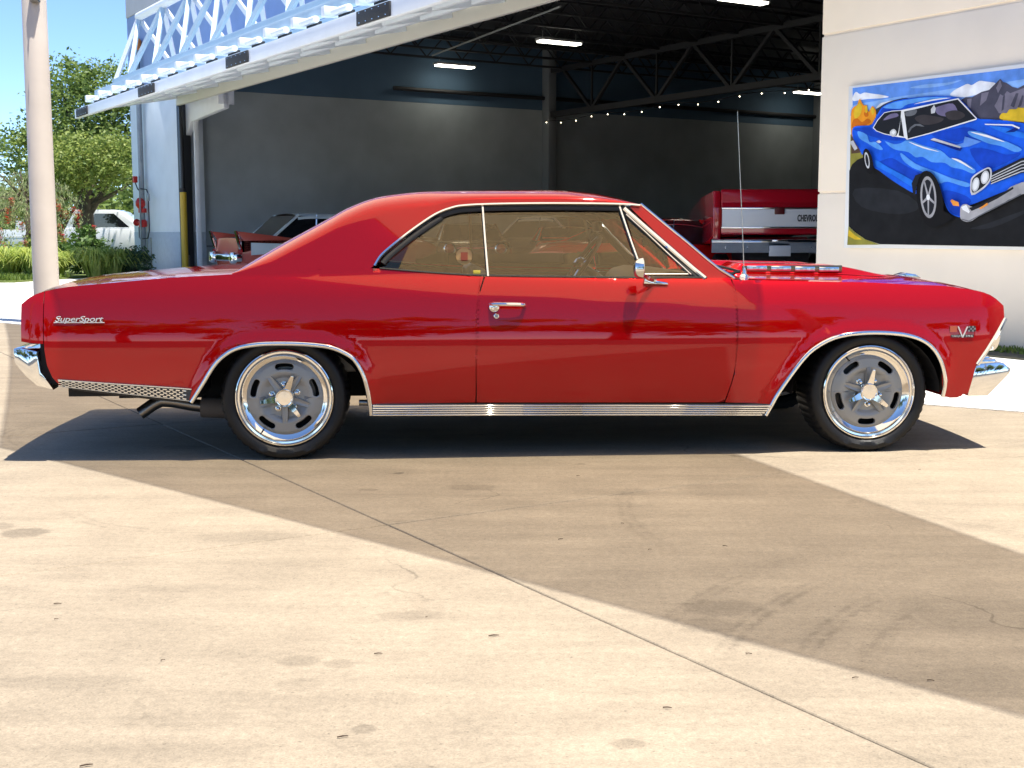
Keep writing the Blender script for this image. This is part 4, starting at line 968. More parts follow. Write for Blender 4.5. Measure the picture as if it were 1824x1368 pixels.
# coral finned sedan by the left jamb
coral = P2('coral_paint', (.60, .11, .075)); ivory = P2('ivory_paint', (.80, .88, .88))
q = bg_car('finned_sedan', 'coral and white finned vintage sedan with pale roof inside the left jamb', bw(20.6, -2.6) + Vector((-.45, -.1, 0)), BDIR, coral, ivory,
           [(-2.5, .98), (-2.3, 1.0), (-1.2, .99), (0, .98), (1.0, 1.0), (2.0, .98), (2.5, .85)], (-1.75, -1.05, .15, .75, .99, 1.60), hw=.94, zb=.32, roof_hw=.70)
for y in (-1, 1):
    MB().prism([(-2.62, 1.16), (-1.1, .98), (-1.1, .93), (-2.5, .93), (-2.50, .70), (-2.46, .70), (-2.46, .95)], y * .80, y * .92).build('fin', coral, q, bevel=.01)
    MB().bar((-2.63, y * .86, 1.17), (-2.50, y * .86, .68), .13, .03).build('fin_edge', CHROME, q)
    MB().lathe([(.06, -2.56), (.06, -2.50), (.001, -2.57)], 16, 'x', (0, y * .86, .70)).build('tail_lamp', RLENS, q, smooth=True)
    MB().prism([(-2.3, .90), (-1.0, .86), (.2, .80), (-2.3, .62)], y * .935, y * .955).build('side_flash', ivory, q)
bumper(q, -2.58, .56, .93, .16, .16)
for y in (-.7, .7): MB().box((-2.64, y, .56), (.12, .22, .26)).build('bumper_guard', CHROME, q, bevel=.04)
# two-tone wagon behind it
q = bg_car('vintage_sedan', 'dark brown vintage sedan with white side stripe near the side wall', (-3.3, 33.5, 0), R(28), P2('brown_paint', (.16, .06, .04)), P2('brown_roof', (.20, .09, .06)),
           [(-2.4, .95), (-1.2, 1.0), (1, 1.0), (2.3, .9)], (-1.9, -1.3, .2, .7, 1.0, 1.6), zb=.3)
for y in (-1, 1): MB().box((0, y * .945, .82), (4.2, .02, .07)).build('stripe', ivory, q)
bumper(q, -2.45, .5, .92)
# dark coupe with round lamps, tail to the door
q = bg_car('round_lamp_coupe', 'dark vintage coupe with big round chrome tail lamps seen through quarter glass', (-1.15, 33.2, 0), R(96), P2('umber_paint', (.22, .12, .06)), P2('umber_roof', (.40, .28, .18)),
           [(-2.5, .82), (-2.2, .92), (-1.0, .95), (1, .93), (2.4, .85)], (-1.4, -.8, .3, .9, .95, 1.4), zb=.30)
for y in (-.62, .62):
    l_ = MB().lathe([(.15, -2.50), (.15, -2.58), (.12, -2.60), (.10, -2.58)], 24, 'x', (0, y, .74)).build('tail_lamp', CHROME, q, smooth=True)
    MB().lathe([(.10, -2.58), (.05, -2.61), (.001, -2.62)], 20, 'x', (0, y, .74)).build('lens', RLENS, l_, smooth=True)
bumper(q, -2.58, .47, .92, .14); MB().box((-2.53, 0, .76), (.04, .9, .03)).build('trim_bar', CHROME, q)
for i in range(7): MB().box((-2.555, -.36 + i * .12, .76), (.02, .035, .035)).build('letter_block', CHROME, q)
# white-topped car
q = bg_car('white_top_car', 'tan vintage car with a pale soft top deep in the hangar', (.9, 37.0, 0), R(140), P2('tan_paint', (.22, .16, .10)), pm('pale_top', (.82, .78, .70), .8),
           [(-2.4, .95), (-1.2, 1.0), (1, 1.0), (2.4, .9)], (-1.7, -.9, .4, 1.0, 1.0, 1.62), zb=.3)
bumper(q, -2.45, .5, .92)
# two red coupes, tail to the door
for i, (x, y, lab) in enumerate(((1.40, 34.2, 'red coupe with split square tail lamps seen through the door glass'), (3.25, 34.6, 'second red coupe parked right of the other behind the steering wheel'))):
    q = bg_car('tail_lamp_coupe', lab, (x, y, 0), R(93), P2('coral_red', (.88, .10, .06)), P2('coral_red_roof', (.88, .10, .06)), [(-2.3, .86), (-2.15, .92), (-1.3, .93), (1, .92), (2.3, .8)], (-1.3, -.7, .2, .75, .93, 1.3), zb=.30, group='red coupes backed into the hangar')
    for y2 in (-.56, .56):
        MB().box((-2.32, y2, .70), (.03, .50, .15)).build('lamp_panel', BLACK, q, bevel=.01)
        for k in (-1, 0, 1): MB().box((-2.335, y2 + k * .155, .70), (.03, .13, .11)).build('tail_lamp', RLENS, q, bevel=.008)
    bumper(q, -2.36, .50, .90, .12); MB().prism([(-.09, -.025), (.09, -.025), (.09, .025), (-.09, .025)], -2.34, -2.325, 'x').build('badge', pm('badge_blue', (.03, .10, .5), .3), q).location = (0, 0, .74)
    MB().box((-2.20, 0, 1.0), (.25, 1.5, .03)).build('spoiler', P2('coral_red', (.72, .06, .035)), q, bevel=.01)
# low red sports car left of the truck
q = bg_car('red_sports_car', 'low dark red sports car with black windows left of the tailgate', (2.55, 20.6, 0), R(30), P2('crimson_paint', (.78, .008, .010)), P2('crimson_roof', (.78, .008, .010)),
           [(-2.2, .80), (-1.9, .95), (-1.0, .96), (.3, .92), (1.4, .86), (2.2, .60)], (-1.7, -.6, .1, .9, .93, 1.36), zb=.22, hw=.95)
for y in (-1, 1): MB().strip(spline([(-1.6, y * .80, .95), (-1.0, y * .72, 1.18), (-.3, y * .68, 1.24), (.4, y * .70, 1.14), (.9, y * .79, .94)], 6), (0, y, .4), .02, .012).build('window_trim', CHROME, q, smooth=True)
bumper(q, -2.2, .45, .85)
# red pickup with lettered tailgate
tr = P2('maroon_paint', (.55, .008, .022), .2)
q = thing('red_pickup', 'maroon pickup truck with white lettered tailgate band and chrome bumper', 'truck', (3.78, 18.05, 0), R(86))
MB().prism([(.0, 1.08), (-.03, 1.10), (-.03, 1.40), (-.03, 1.47), (.04, 1.54), (.08, 1.68), (.12, 1.73), (2.3, 1.70), (2.3, .98)], -.81, .81).build('box', tr, q, bevel=.02)
for y in (-1, 1): MB().prism([(.02, .96), (-.01, 1.00), (-.01, 1.47), (.06, 1.55), (.12, 1.71), (2.3, 1.68), (5.0, 1.5), (5.0, .9)], y * .815, y * .92).build('bed_side', tr, q, bevel=.02)
tg = MB().box((-.045, 0, 1.32), (.03, 1.60, .26)).build('tailgate_band', pm('band_white', (.90, .91, .92), .25), q, bevel=.006)
for z in (1.455, 1.185): MB().box((-.055, 0, z), (.03, 1.62, .022)).build('band_trim', CHROME, tg, bevel=.004)
hb = MB().box((-.065, .0, 1.42), (.03, .14, .10)).build('latch_recess', pm('recess_red', (.10, .003, .004), .4), tg, bevel=.01)
v, f = text_mesh('CHEVROLET', .125, .004, 0, 0, 1.02, bold=.004); wd = max(p[0] for p in v)
MB().add([(-.064 - p[2], -.25 - p[0] / wd * .36, 1.275 + p[1]) for p in v], f).build('lettering', pm('letter_black', (.03, .035, .04), .5), tg, fix=False)
for y in (-1, 1): MB().box((-.03, y * .86, 1.32), (.03, .09, .30)).build('tail_lamp', RLENS, q, bevel=.01)
bp = MB().prism([(-.10, 1.03), (-.16, 1.02), (-.18, .975), (-.16, .96), (-.11, .83), (.05, .83), (.05, 1.03)], -.95, .95).build('bumper', CHROME, q, bevel=.012)
for y in (-.75, -.45, .45, .75): MB().ball((-.15, y, .89), .014, 8).build('bolt', CHROME, bp, smooth=True)
MB().box((-.19, .0, .86), (.02, .30, .15)).build('number_plate', PLATE, bp, bevel=.004); MB().box((-.17, 0, 1.0), (.05, .22, .03)).build('plate_lamp', CHROME, bp, bevel=.006)
MB().box((2.5, 0, .75), (4.8, .9, .25)).build('chassis', DARK, q)
MB().prism([(2.35, .95), (2.35, 1.60), (2.6, 1.62), (3.6, 1.60), (4.1, 1.55), (5.2, 1.5), (5.2, .95)], -.80, .80).build('front_body', tr, q, bevel=.03)
for y in (-.72, .72):
    for x in (.95, 4.3): wheel_simple(q, x, y, .40, 1 if y > 0 else -1)
# street vehicles beyond the planting
wp = P2('white_truck_paint', (.80, .82, .84))
q = thing('white_pickup', 'white crew cab pickup parked behind the planting by the pillar', 'truck', (-15.6, 47.5, 0), R(4))
MB().prism([(-3.2, .55), (-3.2, 1.25), (-.8, 1.27), (-.78, 1.30), (1.9, 1.28), (2.9, 1.18), (3.0, .55)], -.98, .98).build('body', wp, q, bevel=.04)
MB().prism([(-.80, 1.28), (-.62, 1.92), (-.45, 1.98), (.95, 1.98), (1.15, 1.93), (1.95, 1.28)], -.86, .86).build('cab', wp, q, bevel=.05)
for s in (-1, 1):
    MB().prism([(-.55, 1.34), (-.42, 1.84), (.12, 1.84), (.12, 1.34)], s * .862, s * .875).build('window', GLS, q); MB().prism([(.25, 1.34), (.25, 1.84), (.95, 1.84), (1.5, 1.34)], s * .862, s * .875).build('window', GLS, q)
    MB().prism([(-2.9, 1.02), (-.95, 1.04), (-.95, .98), (-2.9, .96)], s * .982, s * .99).build('crease', wp, q)
    MB().box((.0, s * .99, 1.12), (.18, .03, .04)).build('handle', wp, q, bevel=.01)
    for x in (-2.1, 1.95): wheel_simple(q, x, s * .86, .40, s)
bumper(q, -3.25, .6, .95, .18)
sv = P2('silver_truck_paint', (.45, .52, .55)); q = thing('silver_pickup', 'silver pickup truck seen from behind left of the cream pole', 'truck', (-19.0, 49.5, 0), R(100))
MB().box((1.4, 0, .98), (2.8, 1.86, .62)).build('bed', sv, q, bevel=.04); MB().box((-.03, 0, 1.0), (.06, 1.60, .56)).build('tailgate', sv, q, bevel=.02)
MB().box((-.065, .35, 1.25), (.02, .60, .07)).build('handle_trim', BLACK, q, bevel=.01)
for s in (-1, 1): MB().box((-.04, s * .87, 1.0), (.06, .12, .42)).build('tail_lamp', RLENS, q, bevel=.02)
for s in (-1, 1):
    for x in (1.0, 4.4): wheel_simple(q, x, s * .82, .40, s)
MB().box((-.10, 0, .60), (.20, 1.86, .16)).build('bumper', CHROME2, q, bevel=.03); MB().box((-.05, -.2, .50), (.12, .7, .22)).build('tow_frame', DARK, q, bevel=.02)
MB().prism([(2.8, .70), (2.8, 1.25), (3.0, 1.85), (3.2, 1.92), (4.4, 1.92), (5.0, 1.3), (5.9, 1.2), (5.9, .7)], -.88, .88).build('cab', sv, q, bevel=.05)
# ---------------------------------------------------------------- trees and planting
BARK = pm('bark', (.11, .085, .06), .9, noise_amt=.3, nscale=6, bump=.5, bscale=20)
def leaf_cloud(m, rnd, blobs, n, size, long=1.6, shell=.45):
    tot = sum(b[3] * b[4] for b in blobs)
    for (cx_, cy_, cz_, rx, rz) in blobs:
        k = int(n * rx * rz / tot)
        # small clumps inside each blob keep the outline uneven
        cl = []
        for _ in range(max(6, k // 55)):
            v = Vector((rnd.gauss(0, 1), rnd.gauss(0, 1), rnd.gauss(0, 1))).normalized() * (1 - shell * rnd.random()**1.5)
            cl.append(Vector((cx_ + v.x * rx, cy_ + v.y * rx, cz_ + v.z * rz)))
        for i in range(k):
            c = cl[i % len(cl)]; sp_ = .20 * rx
            p = c + Vector((rnd.gauss(0, sp_), rnd.gauss(0, sp_), rnd.gauss(0, sp_ * .8)))
            a = Vector((rnd.gauss(0, 1), rnd.gauss(0, 1), rnd.gauss(0, .6))).normalized(); b = a.cross(Vector((rnd.gauss(0, 1), rnd.gauss(0, 1), rnd.gauss(0, 1)))).normalized()
            s = size * rnd.uniform(.6, 1.4)
            m.add([p - a * s * long * .5, p + b * s * .4, p + a * s * long * .5, p - b * s * .4], [(0, 1, 2, 3)])
def limbs(m, rnd, base, top, r, blobs):
    base = Vector(base); top = Vector(top)
    m.tube([base, base.lerp(top, .5) + Vector((rnd.uniform(-.15, .15), rnd.uniform(-.15, .15), 0)), top], [r * 1.2, r, r * .7], 10)
    for b in blobs:
        t = rnd.uniform(.45, .95); s = base.lerp(top, t); e = Vector(b[:3])
        m.tube([s, s.lerp(e, .5) + Vector((0, 0, -.15 * b[3])), e], [r * .5, r * .3, r * .1], 6)
def tree(name, label, loc, h, blobs, n, size, mat, trunk=.18, th=.5, seed=1, group=None, cat='tree'):
    rnd = random.Random(seed); q = thing(name, label, cat, loc, 0, group)
    m = MB(); limbs(m, rnd, (0, 0, 0), (0, 0, h * th), trunk, blobs); m.build('trunk', BARK, q, smooth=True)
    m = MB(); leaf_cloud(m, rnd, blobs, n, size); m.build('crown', mat, q, fix=False)
    return q
OAK = leaf_mat('oak_leaves', (.05, .11, .018), (.27, .36, .09), .4, .9)
OAKY = leaf_mat('light_leaves', (.10, .18, .03), (.40, .46, .12), .4, .9)
WEEP = leaf_mat('weeping_leaves', (.20, .27, .08), (.52, .56, .28), .45, 1.5)
LILY = leaf_mat('strap_leaves', (.20, .32, .04), (.62, .66, .18), .5, 3)
SHRUB = leaf_mat('shrub_leaves', (.03, .08, .012), (.14, .24, .05), .3, 2)
tree('oak_tree', 'large bushy green tree left of the hangar pillar', (-14.6, 44, 0), 7.2, [(0, 0, 5.2, 1.7, 1.5), (-.9, .3, 6.2, .9, .8), (.9, -.3, 6.0, 1.0, .8), (1.5, 0, 4.4, 1.4, 1.2), (-1.5, 0, 3.9, 1.4, 1.2), (.3, -.4, 3.7, 1.8, 1.1), (2.3, .4, 5.7, .8, .9), (2.2, 0, 3.5, 1.2, .9)], 24000, .095, OAK, .22, .5, 3)
tree('leafy_tree', 'light green leafy tree behind the cream pole', (-14.5, 41, 0), 5, [(0, 0, 3.2, 1.2, 1.0), (-.85, .2, 4.2, .35, .45), (1.1, 0, 3.4, 1.1, .8), (-.6, -.3, 2.0, .7, .8), (-.8, 0, 2.4, .5, .7), (2.0, 0, 3.3, .9, .7)], 13000, .085, OAKY, .12, .5, 4)
tree('round_tree', 'dense green tree at the far left edge', (-21.5, 48, 0), 4.5, [(0, 0, 2.4, 1.8, 1.4), (1.2, 0, 1.8, 1.3, 1.2), (-1.4, 0, 2.2, 1.5, 1.3), (.6, .5, 3.2, .9, .8)], 11000, .11, OAK, .15, .45, 5)
# weeping bottlebrush: hanging strands and red flower spikes
q = thing('bottlebrush_tree', 'weeping bottlebrush tree with red flowers beside the cream pole', 'tree', (-13.2, 34.5, 0)); rnd = random.Random(9)
m = MB(); W_ = MB(); F_ = MB()
m.tube([(0, 0, 0), (.1, 0, 1.2), (.0, .1, 2.1)], [.10, .08, .05], 8)
for i in range(120):
    a = rnd.uniform(0, 6.28); r0 = rnd.uniform(.2, 1.7); z0 = rnd.uniform(1.9, 2.9) - r0 * .28; ln = rnd.uniform(.5, 1.3)
    p0 = Vector((math.cos(a) * r0 * .6, math.sin(a) * r0 * .6, z0 + .1)); p1 = Vector((math.cos(a) * r0, math.sin(a) * r0, z0)); p2 = p1 + Vector((math.cos(a) * .22, math.sin(a) * .22, -ln))
    if i < 24: m.tube([Vector((0, .1, 2.0)), p0, p1], [.035, .02, .008], 5)
    for k in range(44):
        t = rnd.random(); p = p0 * (1 - t)**2 + p1 * 2 * t * (1 - t) + p2 * t * t; p = p + Vector((rnd.gauss(0, .05), rnd.gauss(0, .05), rnd.gauss(0, .05)))
        d = Vector((rnd.gauss(0, .5), rnd.gauss(0, .5), -1)).normalized(); b = d.cross(Vector((rnd.gauss(0, 1), rnd.gauss(0, 1), 0))).normalized(); L_ = rnd.uniform(.06, .13)
        W_.add([p, p + d * L_ * .5 + b * .012, p + d * L_, p + d * L_ * .5 - b * .012], [(0, 1, 2, 3)])
    if i % 2 == 0:
        for k in range(90):
            p = p2 + Vector((rnd.gauss(0, .035), rnd.gauss(0, .035), rnd.uniform(-.05, .16))); d = Vector((rnd.gauss(0, 1), rnd.gauss(0, 1), rnd.gauss(0, .4))).normalized(); b = d.cross(Vector((0, 0, 1)))
            F_.add([p - d * .04, p + b * .012, p + d * .04, p - b * .012], [(0, 1, 2, 3)])
m.build('trunk', BARK, q, smooth=True); W_.build('crown', WEEP, q, fix=False); F_.build('flowers', leaf_mat('bottlebrush_red', (.45, .03, .02), (.70, .10, .06), .3, 3), q, fix=False)
# cabbage palm
q = thing('palm_tree', 'small fan palm with rough trunk at the left edge', 'palm', (-23.6, 58, 0)); rnd = random.Random(12)
MB().tube([(0, 0, 0), (.1, 0, 2), (.05, 0, 4.4)], [.22, .18, .20], 10).build('trunk', BARK, q, smooth=True)
m = MB()
for i in range(46):
    a = rnd.uniform(0, 6.28); el = rnd.uniform(-.7, 1.35); d = Vector((math.cos(a) * math.cos(el), math.sin(a) * math.cos(el), math.sin(el))); c = Vector((.05, 0, 4.5)) + d * rnd.uniform(.5, .9); sd = d.cross(Vector((0, 0, 1))).normalized()
    for k in range(16):
        t = -1.2 + 2.4 * k / 15; e = (d * math.cos(t) + sd * math.sin(t)).normalized(); w = sd * .018 * (1 - abs(t) * .3) + Vector((0, 0, .012)); L_ = .62 * rnd.uniform(.8, 1.1)
        m.add([c - w, c + e * L_ * .6 + w, c + e * L_ + Vector((0, 0, -.10)), c + e * L_ * .6 - w], [(0, 1, 2, 3)])
m.build('crown', leaf_mat('palm_leaves', (.05, .10, .02), (.20, .28, .09), .25, 2), q, fix=False)
def clump(label, loc, r, h, n, mat=LILY, seed=0, droop=.6, w=.022):
    rnd = random.Random(seed); m = MB()
    for i in range(n):
        a = rnd.uniform(0, 6.28); b = Vector((math.cos(a), math.sin(a), 0)); o = b * rnd.uniform(0, r * .35); L_ = h * rnd.uniform(.7, 1.25); out = r * rnd.uniform(.3, 1.0); sd = Vector((-b.y, b.x, 0)) * w
        P = [o, o + b * out * .35 + Vector((0, 0, L_ * .75)), o + b * out * .75 + Vector((0, 0, L_)), o + b * out * 1.15 + Vector((0, 0, L_ * (1 - droop * rnd.random())))]
        G = [[p - sd * k, p + sd * k] for p, k in zip(P, (1, 1, .8, .15))]; m.grid(G)
    q = m.build('strap_leaf_clump', mat, fix=False); q.location = loc; return tag(q, label, 'plant', 'strap-leaf clumps along the bed')
rnd = random.Random(5)
for i, (px, dist, r, h, lab) in enumerate(((15, 31.5, .7, .6, 'at the far left edge'), (62, 31.0, .7, .6, 'in front of the silver pickup'), (100, 32.5, .45, .5, 'just left of the pole foot'), (168, 31.5, .65, .6, 'just right of the pole'), (200, 31.8, .65, .55, 'below the white pickup, middle of three'), (222, 32.2, .6, .5, 'third to the right of the pole'))):
    clump('yellow-green strap-leaf clump ' + lab, ((px - 912) / 2266 * dist, dist, .05), r, h, 300, LILY, i + 20)
def shrub(label, px, dist, r, h, n, size, mat, seed, name='shrub'):
    q = thing(name, label, 'shrub', ((px - 912) / 2266 * dist, dist, .05)); rnd = random.Random(seed)
    m = MB()
    for i in range(7): a = rnd.uniform(0, 6.28); m.tube([(0, 0, 0), (math.cos(a) * r * .5, math.sin(a) * r * .5, h * .7)], [.02, .008], 5)
    m.build('stems', BARK, q); m = MB(); leaf_cloud(m, rnd, [(0, 0, h * .55, r, h * .45), (r * .4, 0, h * .4, r * .7, h * .35), (-r * .4, 0, h * .45, r * .7, h * .35)], n, size); m.build('foliage', mat, q, fix=False)
shrub('dark leafy shrub right of the cream pole under red blooms', 148, 33.5, .55, 1.2, 2600, .08, SHRUB, 31)
shrub('fine dark green grassy shrub against the pillar foot', 234, 32.0, .42, .75, 2600, .05, leaf_mat('fine_shrub', (.03, .075, .03), (.10, .17, .07), .25, 2), 32)
shrub('yellowish leafy shrub left of the cream pole', 88, 34.5, .55, 1.15, 2200, .09, OAKY, 33)
shrub('low bright hedge at the left edge of the bed', 5, 36, .9, .6, 2200, .10, OAKY, 34)
# trees across the lot behind the camera (they show in the paint and chrome)
for i, (x, y, h, k) in enumerate(((-22, -18, 8, 0), (-14.5, -20, 9.5, 1), (-7.5, -18, 8.5, 0), (-.5, -20, 9.5, 1), (6.5, -18, 8.5, 0), (14, -20, 10, 1), (22, -18, 9, 0), (-31, -14, 8, 1), (32, -12, 8, 0))):
    rnd = random.Random(60 + i); bl = [(rnd.uniform(-2.6, 2.6), rnd.uniform(-1.5, 1.5), h * rnd.uniform(.30, .85), rnd.uniform(1.5, 2.3), rnd.uniform(1.2, 1.9)) for _ in range(9)]
    tree('lot_tree', 'leafy tree across the lot behind the camera, number ' + ['one', 'two', 'three', 'four', 'five', 'six', 'seven', 'eight', 'nine'][i] + ' from the left', (x, y, 0), h, bl, 2600, .42, OAK if k else OAKY, .25, .5, 70 + i, 'trees across the lot')
rnd = random.Random(77); m = MB()
leaf_cloud(m, rnd, [(x, rnd.uniform(78, 92), rnd.uniform(1.2, 3.6), rnd.uniform(2.2, 3.4), rnd.uniform(1.6, 2.6)) for x in [-52 + 1.9 * i for i in range(22)] for _ in (0, 1)], 26000, .30)
struct(m.build('distant_woodland', OAK, fix=False), 'stuff')
# twigs and dry leaves on the concrete
TW = pm('dry_litter', (.06, .035, .02), .8)
rnd = random.Random(4)
for i, (u, v, L_, a) in enumerate(((.175, 4.45, .05, .4), (-.245, 3.52, .022, 1), (.36, 2.82, .05, -.1), (1.03, 3.0, .05, -.2), (.42, 4.70, .035, -.5), (.48, 4.3, .03, .2), (.75, 4.35, .03, -.5), (-.37, 2.65, .045, .3), (-.88, 2.5, .05, .4), (-.35, 3.2, .06, .1), (-1.35, 3.65, .05, .05), (-1.3, 3.5, .03, .4), (-.9, 3.15, .03, .5), (1.9, 5.8, .03, 0), (.30, 5.65, .04, .1), (-.05, 3.35, .05, .2), (.62, 3.2, .03, -.3), (.85, 3.02, .03, .2))):
    L_ *= rnd.uniform(.3, .6); m = MB(); m.tube([(-L_ / 2, 0, .004), (0, L_ * .02, .005), (L_ / 2, 0, .004)], [.0015, L_ * .07, .001], 6)
    o = m.build('dry_leaf', TW, smooth=True); o.location = (u, v, 0); o.rotation_euler = (0, 0, a); tag(o, 'small dry brown leaf on the concrete ' + ('by the pavement joint, left half','one inch-long speck near the middle','in the sunlit strip below the joint','right of the scuff marks','in the shade below the door','below the front of the door','in the shade right of centre','near the bottom edge, left of centre','at the lower left corner','left of the oil drops','at the left edge in the sun','at the left edge below another','in the lower left sun','in the sun behind the front wheel shadow','in the shade under the sill','in the sun near the shadow edge','among the tyre scuffs','right of the tyre scuffs')[i], 'leaf', 'dry leaves on the concrete')
